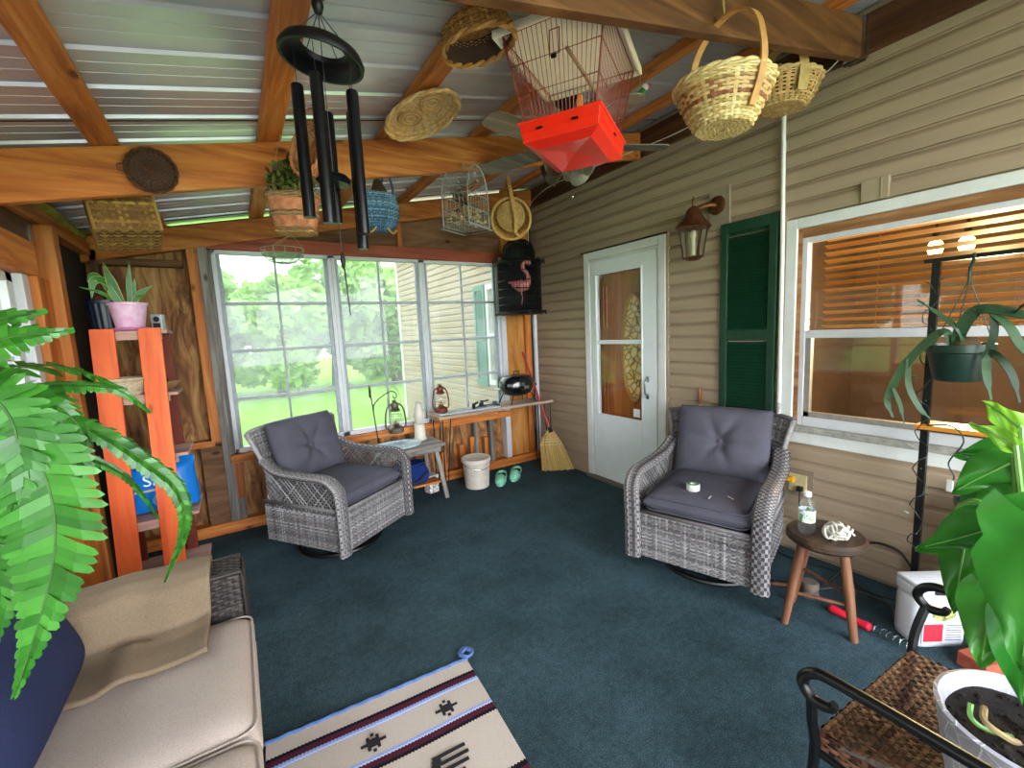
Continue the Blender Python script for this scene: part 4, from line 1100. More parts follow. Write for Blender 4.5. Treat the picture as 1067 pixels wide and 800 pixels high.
# ------------------------------------------------------------------ baskets and cages hanging under the roof
def wick_m(name, cols): return m_rnd(name, cols, .65, 50, .25)
straw_w = wick_m('straw_weave', ['b98a4a', 'd0a562', 'e2bf82', 'c59a56'])
honey_w = wick_m('honey_weave', ['8f5c24', 'b07a36', 'c9954c', '9c6a2c'])
brown_w = wick_m('brown_weave', ['5a3514', '7c4f22', '95662e', '6a4018'])
rust_w = wick_m('rust_weave', ['8a4a24', 'b06a3a', 'c98454', '9c5a2e'])
twine = m_plain('jute_twine', 'a98a52', .9)
wire_blk = m_plain('black_wire', '101010', .5)
def revolve(prof, sx=1, sy=1):
    """prof: function v -> (r, z)"""
    def P(u, v):
        r, z = prof(min(max(v, 0), 1)); t = 2 * PI * u
        return V((r * sx * math.cos(t), r * sy * math.sin(t), z))
    return P
def lerp_prof(pts):
    def f(v):
        q = v * (len(pts) - 1); i = min(int(q), len(pts) - 2); a, b = pts[i], pts[i + 1]; t = q - i
        return a[0] + (b[0] - a[0]) * t, a[1] + (b[1] - a[1]) * t
    return f
def basket_body(parent, m, pts, nu, nv, amp, sx=1, sy=1, rim=.008, base=True, open_=.86, name='bowl', core=None):
    P = revolve(lerp_prof(pts), sx, sy)
    b = MB(); b.weave(P, nu, nv, amp, closed=True, fill=open_)
    if base:
        r0, z0 = pts[0]
        b.weave(revolve(lambda v: (r0 * (.06 + .94 * v), z0 + .002), sx, sy), 20, max(5, int(r0 / .009)), amp * .8, closed=True)
    o = b.build(name, m, parent, smooth=True, auto=False)
    if core:
        MB().grid(lambda u, v: V((P(u, v).x * .965, P(u, v).y * .965, P(u, v).z - math.copysign(.004, pts[-1][1] - pts[0][1]) * 0)), 36, 6, .5, closed_u=True).build('lining', core, o, smooth=True)
    if rim:
        b = MB(); r1, z1 = pts[-1]
        n = 60
        for ph in (0, PI):
            b.tube([((r1 + .6 * rim * math.cos(i * .9 + ph)) * sx * math.cos(2*PI*i/n), (r1 + .6 * rim * math.cos(i * .9 + ph)) * sy * math.sin(2*PI*i/n), z1 + .6 * rim * math.sin(i * .9 + ph)) for i in range(n)], rim * .75, 6, closed=True)
        b.build('rim', m, parent, smooth=True)
    return o
def cord(parent, pts, r=.0018, m=None, name='hanging_cord'):
    b = MB(); b.tube(pts, r, 5); return b.build(name, m or twine, parent, smooth=True)

# black wind chime on the near rafter
wc = thing('wind_chime', 'large black wind chime of five tubes hanging from the near rafter', 'wind chime', (.215, 1.02, 2.0), math.radians(-32.2))
blk = m_plain('black_powder_coat', '040405', .42, 0, var=.1, spec=.22)
blk_tube = m_plain('black_aluminium_tube', '060709', .32, .2, var=.1, spec=.3)
Mt = Matrix.Rotation(math.radians(9), 3, 'Y')
MB().lathe([(.044, .010), (.044, .022), (.060, .020), (.076, .010), (.084, -.004), (.083, -.012), (.077, -.012), (.068, .0), (.056, .008), (.044, .010)], 56, c=(0, 0, .033), m=Mt, cap=False).build('suspension_ring', blk, wc, smooth=True)
MB().lathe([(.0, .165), (.017, .163), (.02, .15), (.010, .14), (.012, .128), (.008, .115), (0, .11)], 16).build('top_hub', blk, wc, smooth=True)
b = MB(); b.tube(circle((0, 0, 0), .012, 16, 0), .002, 5, closed=True)
o = b.build('hook_ring', M['dark_steel'], wc, smooth=True); o.location = (0, 0, .176); o.rotation_euler = (PI/2, 0, 0)
for k in range(5):
    a = 2 * PI * k / 5 + .05
    p = V((.062 * math.cos(a), .062 * math.sin(a), .045)); p.z -= .062 * math.cos(a) * .155
    cord(wc, [(0, 0, .118), p], .0011, wire_blk, 'ring_cord')
tops = [-.030, -.045, -.062, -.056, -.030]; lens_ = [.285, .285, .29, .235, .262]
for k in range(5):
    x, y = ((.004, -.055), (.060, -.015), (.040, .035), (-.017, .045), (-.050, -.02))[k]
    z = tops[k]
    tb = MB().tube([(x, y, z), (x, y, z - .003), (x, y, z - lens_[k])], [.0105, .0122, .0122], 16).build('chime_tube', blk_tube, wc, smooth=True)
    cord(tb, [(x, y, z), (x, y, .03 - x * .15)], .0008, wire_blk, 'tube_cord')
MB().lathe([(0, -.222), (.030, -.222), (.036, -.214), (.030, -.205), (0, -.205)], 24).build('striker', blk_tube, wc, smooth=True)
cord(wc, [(0, 0, .12), (0, 0, -.21)], .001, wire_blk, 'centre_cord')
b = MB(); b.tube([(0, 0, -.22), (.004, 0, -.36)], .001, 5); b.lathe([(0, -.40), (.004, -.395), (.006, -.38), (.003, -.365), (0, -.36)], 8, c=(.004, 0, 0)); b.tube([(.004, 0, -.395), (.006, 0, -.40), (.010, 0, -.50)], [.001, .0018, .0012], 6)
b.build('wind_sail', M['dark_steel'], wc, smooth=True)

# dark plate basket on the rafter face
plate_w = wick_m('dark_plate_weave', ['3a1e0e', '4c2a16', '5c361c', '442410'])
pb = thing('plate_basket', 'small dark round woven plate hung flat on the long rafter', 'basket', (-.215, 2.385, 2.175), 0, 'baskets under the roof', rot=(PI/2 + .08, 0, 0))
basket_body(pb, plate_w, [(.004, .0), (.05, -.004), (.074, .0), (.085, .018)], 28, 12, .0025, rim=.005, base=False, name='woven_disc')
b = MB(); b.tube(smooth_path([(-.083, -.01, .012), (-.105, -.012, .014), (-.106, .012, .014), (-.083, .012, .012)], 4), .003, 6); b.build('loop', brown_w, pb, smooth=True)

# big square splint basket
sq = thing('square_basket', 'large square brown splint basket hanging in the left corner above the ladder shelf', 'basket', (-.365, 2.64, 2.035), 0, 'baskets under the roof', rot=(math.radians(-13), math.radians(-6), math.radians(11)))
spl = wick_m('dark_splint', ['5a3c16', '7c5624', 'a07a36', '6a4818', 'b8964a'])
b = MB(); w_, d_, h_ = .112, .115, .105
for (A, B) in (((-w_, -d_), (w_, -d_)), ((w_, -d_), (w_, d_)), ((w_, d_), (-w_, d_)), ((-w_, d_), (-w_, -d_))):
    b.weave(lambda u, v: V((A[0] + (B[0] - A[0]) * u, A[1] + (B[1] - A[1]) * u, -h_ + 2 * h_ * v)), 10, 15, .004, fill=.95)
b.weave(lambda u, v: V((-w_ + 2*w_*u, d_ - 2*d_*v, -h_)), 10, 13, .004, fill=.95)
b.build('woven_box', spl, sq, smooth=True, auto=False)
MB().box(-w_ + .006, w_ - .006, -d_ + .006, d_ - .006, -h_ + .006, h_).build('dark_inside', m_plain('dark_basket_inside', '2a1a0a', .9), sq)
b = MB()
for z in (h_, -h_ + .004): b.tube([(w_, d_, z), (-w_, d_, z), (-w_, -d_, z), (w_, -d_, z)], .007, 6, closed=True)
for sx in (-1, 1):
    for sy in (-1, 1): b.tube([(sx * w_, sy * d_, -h_), (sx * w_, sy * d_, h_)], .006, 6)
b.build('edge_binding', spl, sq, smooth=True)
cord(sq, [(0, -d_, h_), (0, 0, h_ + .05), (0, d_, h_)], .002)
cord(sq, [(0, 0, h_ + .05), (.0, -.05, .235)], .002)

# bark planter with dried plant
pl = thing('bark_planter', 'bark-sided hanging planter with a dry green plant behind the wind chime', 'planter', (.285, 2.20, 1.93), math.radians(-20), 'planters under the roof')
barkm = m_plain('reddish_bark', '8a4e2c', .9, var=.3, scale=30, bump=.6, col2='c0805a', detail=6)
for z0, z1, r0, r1 in ((.0, .062, .078, .092), (.082, .142, .092, .108)):
    def PP(u, v):
        t = 2 * PI * u; e = 3.2; ca, sa = math.cos(t), math.sin(t)
        r = (r0 + (r1 - r0) * v) * (1 + .03 * math.sin(17 * t + 6 * v)); q = (abs(ca) ** e + abs(sa) ** e) ** (-1 / e)
        return V((r * q * ca * 1.0, r * q * sa * .62, z0 + (z1 - z0) * v))
    b = MB(); b.grid(PP, 60, 5, .5, closed_u=True); b.build('bark_side', barkm, pl, smooth=True)
b = MB(); b.box(-.078, .078, -.046, .046, -.004, .002)
b.build('bottom_board', M['ply_light'], pl)
b = MB()
for z, r in ((.072, .096), (.15, .110), (.004, .082)):
    for q in range(3): b.tube([(r * (abs(math.cos(t)) ** 3.2 + abs(math.sin(t)) ** 3.2) ** (-1/3.2) * math.cos(t), r * .62 * (abs(math.cos(t)) ** 3.2 + abs(math.sin(t)) ** 3.2) ** (-1/3.2) * math.sin(t), z - .008 + .008 * q + .002 * math.sin(9*t + q)) for t in [2*PI*i/40 for i in range(40)]], .0045, 5, closed=True)
b.build('twig_band', m_rnd('vine_twigs', ['6a4a2c', '8a6840', 'a88658'], .8), pl, smooth=True)
MB().lathe([(0, .13), (.085, .135)], 16, sy=.62).build('soil', m_plain('dark_moss', '2c2a14', .95), pl)
dryl = m_leaf('dry_olive_leaf', ['3e4a1c', '5c6a2a', '7a7a3a', '4a4420'], .6, .25)
b = MB(); r0 = random.Random(5)
for _ in range(1100):
    a = r0.uniform(0, 2*PI); rr_ = r0.uniform(0, .10); z = .145 + r0.uniform(0, .17) * (1 - rr_ * 4)
    p = V((rr_ * math.cos(a), .7 * rr_ * math.sin(a), z)); d = V((r0.gauss(0, 1), r0.gauss(0, 1), r0.gauss(.4, .8))).normalized(); e_ = d.orthogonal().normalized(); L = r0.uniform(.022, .042)
    b.add([p, p + d * L * .5 + e_ * L * .25, p + d * L, p + d * L * .5 - e_ * L * .25], [(0, 1, 2, 3)], r0.random())
b.build('foliage', dryl, pl)
b = MB()
for k in range(14):
    a = k * 2.4; b.tube(smooth_path([(.03 * math.cos(a), .02 * math.sin(a), .13), (.05 * math.cos(a), .035 * math.sin(a), .22), (.075 * math.cos(a), .05 * math.sin(a), .29 - .01 * (k % 5))], 4), .0016, 5)
b.build('stems', m_plain('brown_stem', '4a3a1c', .8), pl, smooth=True)
for s in (-1, 1): cord(pl, [(s * .105, 0, .15), (-.03, .02, .42)], .0012)

# small wire basket under the planter
wbk = thing('wire_basket', 'shallow thin wire basket hanging below the bark planter', 'basket', (.225, 2.24, 1.80), 0, 'baskets under the roof')
wirem = m_plain('pale_green_wire', '8a9a86', .5, .4)
b = MB()
for r, z in ((.088, .06), (.084, .035), (.06, .008), (.03, .0)): b.tube(circle((0, 0, 0), r, 32, z), .0014, 5, closed=True)
for k in range(12):
    t = 2*PI*k/12; b.tube([(.0, 0, .0), (.03*math.cos(t), .03*math.sin(t), 0), (.06*math.cos(t), .06*math.sin(t), .008), (.084*math.cos(t), .084*math.sin(t), .035), (.088*math.cos(t), .088*math.sin(t), .06)], .0012, 4)
b.build('wire_bowl', wirem, wbk, smooth=True)
MB().lathe([(0, .002), (.05, .006), (.08, .030), (.083, .036)], 28).build('liner', m_glass('green_glass_liner', (.75, .85, .72), 1.4, .1, .25, (.6, .75, .6)), wbk, smooth=True)
for k in range(3):
    t = 2*PI*k/3; cord(wbk, [(.088*math.cos(t), .088*math.sin(t), .06), (.04, -.02, .128)], .0009)

# rust round basket behind the chime
rb_ = thing('round_basket', 'rust brown oval basket with loop handle hanging behind the wind chime', 'basket', (.355, 2.10, 2.25), 0, 'baskets under the roof', rot=(PI/2 - .25, 0, -.9))
basket_body(rb_, rust_w, [(.04, -.05), (.075, -.045), (.094, -.02), (.098, .02)], 30, 16, .003, sx=.85, sy=1.2, rim=.006, name='bowl')
b = MB(); b.tube(smooth_path([(-.03, .11, .02), (-.025, .16, .02), (0, .185, .02), (.025, .16, .02), (.03, .11, .02)], 5), .004, 6); b.build('handle', rust_w, rb_, smooth=True)

# blue woven bag
bb = thing('blue_woven_basket', 'round blue woven basket bag with a twisted handle hanging before the back wall', 'basket', (.835, 2.80, 2.225), 0, 'baskets under the roof')
bluew = wick_m('blue_weave', ['2c5478', '5888b0', '8ab4d0', '2a4868', 'a8cce0'])
P = revolve(lerp_prof([(.02, -.108), (.07, -.098), (.105, -.06), (.118, -.005), (.112, .05), (.098, .085)]), 1, .8)
bb.scale = (1.13, 1.13, 1.13)
b = MB(); b.weave(P, 44, 34, .0035, closed=True); b.build('bowl', bluew, bb, smooth=True, auto=False)
MB().lathe([(0, -.09), (.08, -.07), (.105, -.01), (.09, .07), (0, .072)], 24, sy=.8).build('dark_lining', m_plain('dark_blue_lining', '14202e', .9), bb, smooth=True)
b = MB(); b.tube(smooth_path([(.02, -.02, .08), (.03, -.03, .17), (.065, 0, .225), (.095, .02, .17), (.104, .01, .06)], 6), .007, 8); b.build('handle', m_plain('slate_blue_handle', '4a6a88', .6), bb, smooth=True)
b = MB(); b.add([(-.05, -.085, .085), (.035, -.085, .085), (.0, -.05, .165), (-.018, -.05, .165)], [(0, 1, 2, 3)]); b.build('leather_flap', m_plain('brown_leather', '5a4026', .6), bb, solid=.006)
for s in (-1, 1):
    b = MB(); b.tube(smooth_path([(s * .03, -.06, -.098), (s * .06, -.055, -.125), (s * .09, -.03, -.10)], 4), .005, 6); b.build('trim_loop', straw_w, bb, smooth=True)
cord(bb, [(.065, 0, .225), (0, 0, .275)], .0016)

# decorative wire cage with dried flowers
cg = thing('wire_bird_cage', 'small arched grey wire cage with dried cream flowers hanging below the long rafter', 'bird cage', (1.225, 2.36, 2.20), math.radians(28), 'bird cages under the roof')
gwire = m_plain('grey_green_wire', 'a4a69a', .5, .3)
b = MB(); hw, hd = .105, .09; zb, zt = -.135, .03
def arch(s_, y):  # arched side profile
    return [V((-hw, y, zb))] + [V((-hw * math.cos(t), y * math.cos(t * 0) , zt + .165 * math.sin(t))) for t in [PI * i / 14 for i in range(15)]] + [V((hw, y, zb))]
for y in (-hd, hd): b.tube(arch(1, y), .004, 6)
for t in [PI * i / 8 for i in range(1, 8)]:
    x, z = -hw * math.cos(t), zt + .165 * math.sin(t)
    b.tube([(x, -hd, z), (x, hd, z)], .0014, 5)
for z in (zb, -.05, zt):
    b.tube([(-hw, -hd, z), (hw, -hd, z), (hw, hd, z), (-hw, hd, z)], .0034, 5, closed=True)
b.tube([(-hw * 1.12, -hd * 1.12, zb - .012), (hw * 1.12, -hd * 1.12, zb - .012), (hw * 1.12, hd * 1.12, zb - .012), (-hw * 1.12, hd * 1.12, zb - .012)], .004, 5, closed=True)
for i in range(9):
    x = -hw + 2 * hw * i / 8
    zz = zt + .165 * math.sqrt(max(0, 1 - (x / hw) ** 2))
    for y in (-hd, hd): b.tube([(x, y, zb), (x, y, zz)], .0013, 4)
for i in range(7):
    y = -hd + 2 * hd * i / 6
    for x in (-hw, hw): b.tube([(x, y, zb), (x, y, zt)], .0013, 4)
for i in range(8):
    b.tube([(-hw + 2*hw*i/7, -hd, zb), (-hw + 2*hw*i/7, hd, zb)], .0013, 4)
b.tube(smooth_path([(-.03, -hd, .12), (-.01, -hd - .004, .15), (.02, -hd - .004, .13), (.0, -hd, .105), (-.02, -hd, .13)], 4), .002, 5)
b.build('wire_frame', gwire, cg, smooth=True)
b = MB(); b.tube(circle((0, 0, 0), .012, 14, 0), .0025, 5, closed=True); o = b.build('top_ring', gwire, cg, smooth=True); o.location = (0, 0, .208); o.rotation_euler = (PI/2, 0, 0)
cord(cg, [(0, 0, .218), (0, .02, .238)], .0015)
flw = m_leaf('dried_cream_petal', ['c99a5a', 'e2c48c', 'f0deb4', 'b4783c'], .7, .2)
df = thing('dried_flowers', 'dried cream and tan flowers lying in the small arched wire cage', 'flowers', (1.225, 2.36, 2.20 - .13), math.radians(28))
b = MB(); r0 = random.Random(11)
for _ in range(44):
    c = V((r0.uniform(-.085, .085), r0.uniform(-.075, .075), r0.uniform(.0, .075)))
    for k in range(9):
        a = 2*PI*k/9; d = V((math.cos(a), math.sin(a), r0.uniform(.1, .9))).normalized(); e_ = d.cross(V((0, 0, 1))).normalized(); L = r0.uniform(.018, .028)
        b.add([c, c + d * L * .6 + e_ * L * .35, c + d * L, c + d * L * .6 - e_ * L * .35], [(0, 1, 2, 3)], r0.random())
b.build('blossoms', flw, df)
b = MB()
for _ in range(60):
    c = V((-.035 + r0.gauss(0, .018), .0 + r0.gauss(0, .018), .14 + r0.gauss(0, .03)))
    d = V((r0.gauss(0, 1), r0.gauss(0, 1), r0.gauss(0, 1))).normalized(); e_ = d.orthogonal().normalized()
    b.add([c, c + d * .016 + e_ * .009, c + d * .034, c + d * .016 - e_ * .009], [(0, 1, 2, 3)], r0.random())
b.build('greenery', m_leaf('dark_sprig', ['1c2a20', '2c4030', '3c5040'], .6, .2), df, kind='stuff')
b = MB(); b.tube([(-.035, 0, .0), (-.035, 0, .15)], .003, 6); b.build('stem', m_plain('sprig_stem', '3a3220', .8), df)

# shallow round tray basket near the top, on the purlin
def lay(name, label, loc, rx, ry, rz): return thing(name, label, 'basket', loc, 0, 'baskets under the roof', rot=(rx, ry, rz))
tb_ = lay('round_tray_basket', 'round honey-coloured basket fixed mouth-down under the roof near the red birdcage', (.785, 1.375, 2.470), 0, -SL - .04, 0)
basket_body(tb_, honey_w, [(.100, .0), (.114, -.010), (.122, -.035), (.124, -.066)], 44, 12, .003, rim=.008, core=m_plain('dark_tray_inside', '3c2410', .9))
fb = lay('oval_tray_basket', 'flat oval straw tray fixed under a purlin beyond the round honey basket', (.835, 2.00, 2.478), 0, -SL - .02, math.radians(-62))
basket_body(fb, straw_w, [(.10, .0), (.125, -.004), (.142, -.018), (.148, -.032)], 40, 10, .003, sx=1.3, sy=.92, rim=.008)
b = MB()
for cx in (-.07, .07):
    for r in (.02, .04, .055): b.tube(circle((cx, 0, -.006), r, 24, 0), .0035, 5, closed=True)
b.build('scroll_work', straw_w, fb, smooth=True)

# round lidded basket with long handle
rh = thing('handled_round_basket', 'round straw basket with tall hoop handle hanging above the black birdcage', 'basket', (2.02, 3.10, 2.36), math.radians(-32), 'baskets under the roof')
gold_w = wick_m('gold_weave', ['a8702a', 'c99040', 'ddb062', 'b88034'])
Mr = Matrix.Rotation(math.radians(100), 3, 'X')
hold = MB(); P0 = revolve(lerp_prof([(.02, -.07), (.10, -.06), (.15, -.02), (.158, .02)]))
hold.weave(lambda u, v: Mr @ P0(u, v), 34, 14, .0035, closed=True); hold.build('bowl', gold_w, rh, smooth=True, auto=False)
P1 = revolve(lerp_prof([(.004, .055), (.06, .052), (.115, .035)]))
lo = MB(); lo.weave(lambda u, v: Mr @ (P1(u, v) + V((0, .02, 0))), 26, 14, .0025, closed=True); lo.build('woven_lid', wick_m('pale_gold_weave', ['b98a4a', 'd0a562', 'c89a54']), rh, smooth=True, auto=False)
b = MB(); b.tube([Mr @ V((.158 * math.cos(2*PI*i/40), .158 * math.sin(2*PI*i/40), .02)) for i in range(40)], .012, 8, closed=True); b.build('rim', gold_w, rh, smooth=True)
b = MB()
b.ribbon(smooth_path([(.03, -.075, -.13), (.04, -.085, -.03), (.02, -.09, .10), (.0, -.06, .24), (-.005, -.02, .33)], 6), (0, -1, 0), .028, .008)
b.ribbon(smooth_path([(-.06, .01, .14), (-.03, -.02, .20), (-.02, -.02, .28), (-.012, -.02, .33)], 6), (0, -1, 0), .022, .008)
b.ribbon(smooth_path([(.03, -.08, -.13), (.07, -.07, -.15), (.12, -.03, -.10)], 5), (0, -1, 0), .022, .008)
b.build('handle', gold_w, rh, smooth=True)
cord(rh, [(-.008, -.02, .33), (-.02, 0, .385)], .002)

# black cage with flamingo ornament
bc_ = thing('black_bird_cage', 'tall black wire birdcage hanging in the back right corner beside the right porch window', 'bird cage', (2.405, 3.59, 1.985), 0, 'bird cages under the roof')
bi = m_plain('black_iron', '0c0c0b', .5, .3, var=.2)
bc_.scale = (1.1, 1.1, 1.1)
b = MB(); R, zb, zt = .19, -.33, .10
for k in range(60):
    t = 2*PI*k/44; c, s = math.cos(t), math.sin(t)
    b.tube([(R*c, R*s, zb), (R*c, R*s, zt)], .0026, 5)
    b.tube([(.145*c, .145*s, zt), (.145*c, .145*s, zt + .08), (.125*c, .125*s, zt + .15), (.08*c, .08*s, zt + .19), (.0, 0, zt + .205)], .0022, 5)
for z, r in ((zb, R), (zb + .065, R), (zb + .13, R), (zb + .20, R), (zb + .27, R), (zb + .35, R), (zt, R), (zt + .09, .147)): b.tube(circle((0, 0, 0), r, 40, z), .0042, 6, closed=True)
b.build('cage_bars', bi, bc_, smooth=True)
b = MB(); b.grid(lambda u, v: V((.182 * math.cos(-.75 + (PI + .1) * u), .182 * math.sin(-.75 + (PI + .1) * u), zb + (zt - zb) * v)), 24, 2); b.grid(lambda u, v: V((.138 * math.cos(-.75 + (PI + .1) * u) * math.cos(1.3 * v), .138 * math.sin(-.75 + (PI + .1) * u) * math.cos(1.3 * v), zt + .19 * math.sin(1.3 * v))), 24, 8); b.build('added_dark_backing', m_plain('darkening_sheet', '14120f', .8, var=.3, scale=40), bc_, smooth=True, solid=.002)  # backing sheet added to darken the cage against the bright plywood
b = MB()
MB_base = [(0, zb - .02), (.20, zb - .02), (.225, zb + .0), (.222, zb + .008), (.19, zb + .004), (0, zb + .002)]
b.lathe(MB_base, 40); b.build('base_tray', bi, bc_, smooth=True)
b = MB(); b.lathe([(.15, zt), (.21, zt - .006), (.225, zt + .004), (.21, zt + .012), (.15, zt + .006)], 40, cap=False); b.build('roof_ring', bi, bc_, smooth=True)
for k in range(14):
    b = MB(); t = 2*PI*k/14
    for (r, z) in ((.228, zb - .005), (.228, zt + .004)):
        b.tube([(r*math.cos(t) + .016*math.cos(q)*(-math.sin(t)), r*math.sin(t) + .016*math.cos(q)*math.cos(t), z + .016*math.sin(q)) for q in [2*PI*i/10 for i in range(10)]], .003, 5, closed=True)
        b.build('scroll_ring', bi, bc_, smooth=True); b = MB()
b = MB(); b.lathe([(0, zt + .20), (.012, zt + .205), (.006, zt + .225), (.022, zt + .238), (.0, zt + .255)], 12)
for s in (-1, 1): b.tube([(0, 0, zt + .238), (s * .028, 0, zt + .245)], .005, 5)
b.build('finial', bi, bc_, smooth=True)
cord(bc_, [(0, 0, zt + .25), (0, .02, roofz(2.40) - .21 - 1.99)], .0016, wire_blk)
fl = thing('flamingo_ornament', 'pink flamingo figurine standing inside the black birdcage', 'ornament', (2.36, 3.50, 1.985 + zb * 1.1 + .07), math.radians(-32)); fl.scale = (1.15, 1.15, 1.15)
pk = m_plain('flamingo_pink', 'd9807c', .5, var=.15, scale=40)
bm_mesh = MB()
spine = smooth_path([(-.10, 0, .185), (-.06, 0, .175), (-.01, 0, .155), (.04, 0, .165), (.065, 0, .21), (.05, 0, .26), (.02, 0, .295), (.025, 0, .335), (.06, 0, .345), (.082, 0, .325)], 5)
n_ = len(spine)
rad = []
for i in range(n_):
    f = i / (n_ - 1)
    rad.append(.004 + .045 * math.exp(-((f - .24) / .13) ** 2) + .011 * (f > .3) + .006 * math.exp(-((f - .9) / .05) ** 2))
bm_mesh.tube(spine, rad, 12); body = bm_mesh.build('body', pk, fl, smooth=True)
b = MB(); b.tube(smooth_path([(.08, 0, .328), (.10, 0, .31), (.098, 0, .29)], 4), [.008, .008, .007, .006, .005, .004, .004, .003, .002], 6); b.build('beak', m_plain('black_beak', '15110f', .5), fl, smooth=True)
b = MB(); b.ball((-.03, -.038, .165), (.05, .012, .028), 10); b.ball((-.03, .038, .165), (.05, .012, .028), 10); b.build('wings', m_plain('wing_rose', 'b85a60', .6, var=.2, scale=60), fl, smooth=True)
for s in (-1, 1):
    b = MB(); b.tube([(-.005, s * .012, .13), (.01, s * .012, .06), (.0, s * .012, .0)], .004, 6); b.build('leg', pk, fl, smooth=True)

# large birdcage with red pan
rc = thing('red_pan_bird_cage', 'large birdcage with cream top and bright red plastic pan hanging at top centre', 'bird cage', (1.17, 1.325, 2.10), math.radians(30.8))
redp = m_plain('bright_red_plastic', 'e8240c', .3, var=.05, coat=.3)
creamp = m_plain('cream_plastic', 'efe6ca', .4, var=.04)
red_w = m_plain('red_coated_wire', '7c2a1a', .45)
# local x = long side (into the room), y = across
z1, z2 = .078, .355
def rect(a, c): return [V((-a, -c, 0)), V((a, -c, 0)), V((a, c, 0)), V((-a, c, 0))]
lo_, lt, cb_, ct = (.155, .115), (.175, .135), (.170, .13), (.222, .178)
b = MB(); q0, q1, q2 = rect(.135, .10), rect(.172, .136), rect(.182, .146)
vs = [p + V((0, 0, 0)) for p in q0] + [p + V((0, 0, .016)) for p in q1] + [p + V((0, 0, z1)) for p in q2] + [V((0, 0, .014))]
b.add(vs, [(4+i, 4+(i+1)%4, 8+(i+1)%4, 8+i) for i in range(4)] + [(i, (i+1)%4, 4+(i+1)%4, 4+i) for i in range(4)] + [(12, (i+1)%4, i) for i in range(4)], .5)
b.build('red_pan', redp, rc, solid=.003, bevel=.002)
b = MB(); b.tube([p + V((0, 0, z1)) for p in rect(.185, .149)], .005, 6, closed=True); b.tube([p + V((0, 0, .018)) for p in rect(.174, .138)], .003, 6, closed=True)
b.tube([p + V((0, 0, .045)) for p in rect(.180, .144)], .0022, 6, closed=True)
b.build('pan_rim', redp, rc, smooth=True)
for (x, y, ax_) in ((-.183, -.06, 'y'), (-.183, .07, 'y'), (.02, -.147, 'x'), (.1, .147, 'x')):
    s_ = (.006, .022, .006) if ax_ == 'y' else (.022, .006, .006); MB().cbox((x, y, .05), s_).build('pan_clip', M['black_metal'], rc)
b = MB()
def side(A0, A1, B0, B1, n):
    for i in range(n + 1):
        t = i / n; b.tube([A0.lerp(A1, t), B0.lerp(B1, t)], .0012, 4)
bo = [p + V((0, 0, z1)) for p in rect(*cb_)]; to = [p + V((0, 0, z2)) for p in rect(*ct)]
for i, n in ((0, 26), (1, 20), (2, 26), (3, 20)): side(bo[i], bo[(i+1)%4], to[i], to[(i+1)%4], n)
for f in (.0, .33, .66, 1.0): b.tube([bo[i].lerp(to[i], f) for i in range(4)], .0022, 5, closed=True)
for i in range(4): b.tube([bo[i], to[i]], .003, 5)
for sg in (-1, 1):
    for k in range(22):
        pass
b.build('cage_wires', red_w, rc, smooth=True)
b = MB()
b.cbox((0, 0, z2 + .008), (.50, .41, .012), bev=.004); 
for s in (-1, 1): b.cbox((0, s * .2, z2 + .002), (.50, .012, .026), bev=.003); b.cbox((s * .244, 0, z2 + .002), (.012, .41, .026), bev=.003)
b.build('cream_top', creamp, rc, bevel=.0)
b = MB(); b.tube([(-.165, -.03, .29), (-.02, -.11, .16)], .0065, 8); 
o = b.build('wood_perch', m_plain('wood_dowel', '8a6844', .7), rc, smooth=True)
b = MB(); b.tube([(-.20, .015, z2 - .02), (-.205, .015, z2 - .10), (-.205, -.02, z2 - .10), (-.20, -.02, z2 - .02)], .0025, 5, closed=True); b.build('cage_door_latch', red_w, rc, smooth=True)
b = MB(); b.cbox((-.206, 0, z2 - .105), (.006, .018, .012)); b.build('latch_tab', M['black_metal'], rc)
b = MB(); b.ball((.0, -.02, z1 + .10), (.018, .016, .024), 10); b.ball((.012, -.02, z1 + .13), (.012, .011, .012), 10); b.build('toy_bird', m_plain('orange_toy_bird', 'e87a2a', .5), rc, smooth=True)
for s in (-1, 1): cord(rc, [(s * .15, 0, z2 + .012), (.0, .0, .425)], .0018)
cord(rc, [(0, 0, .425), (.02, .0, roofz(1.17) - 2.10)], .002)

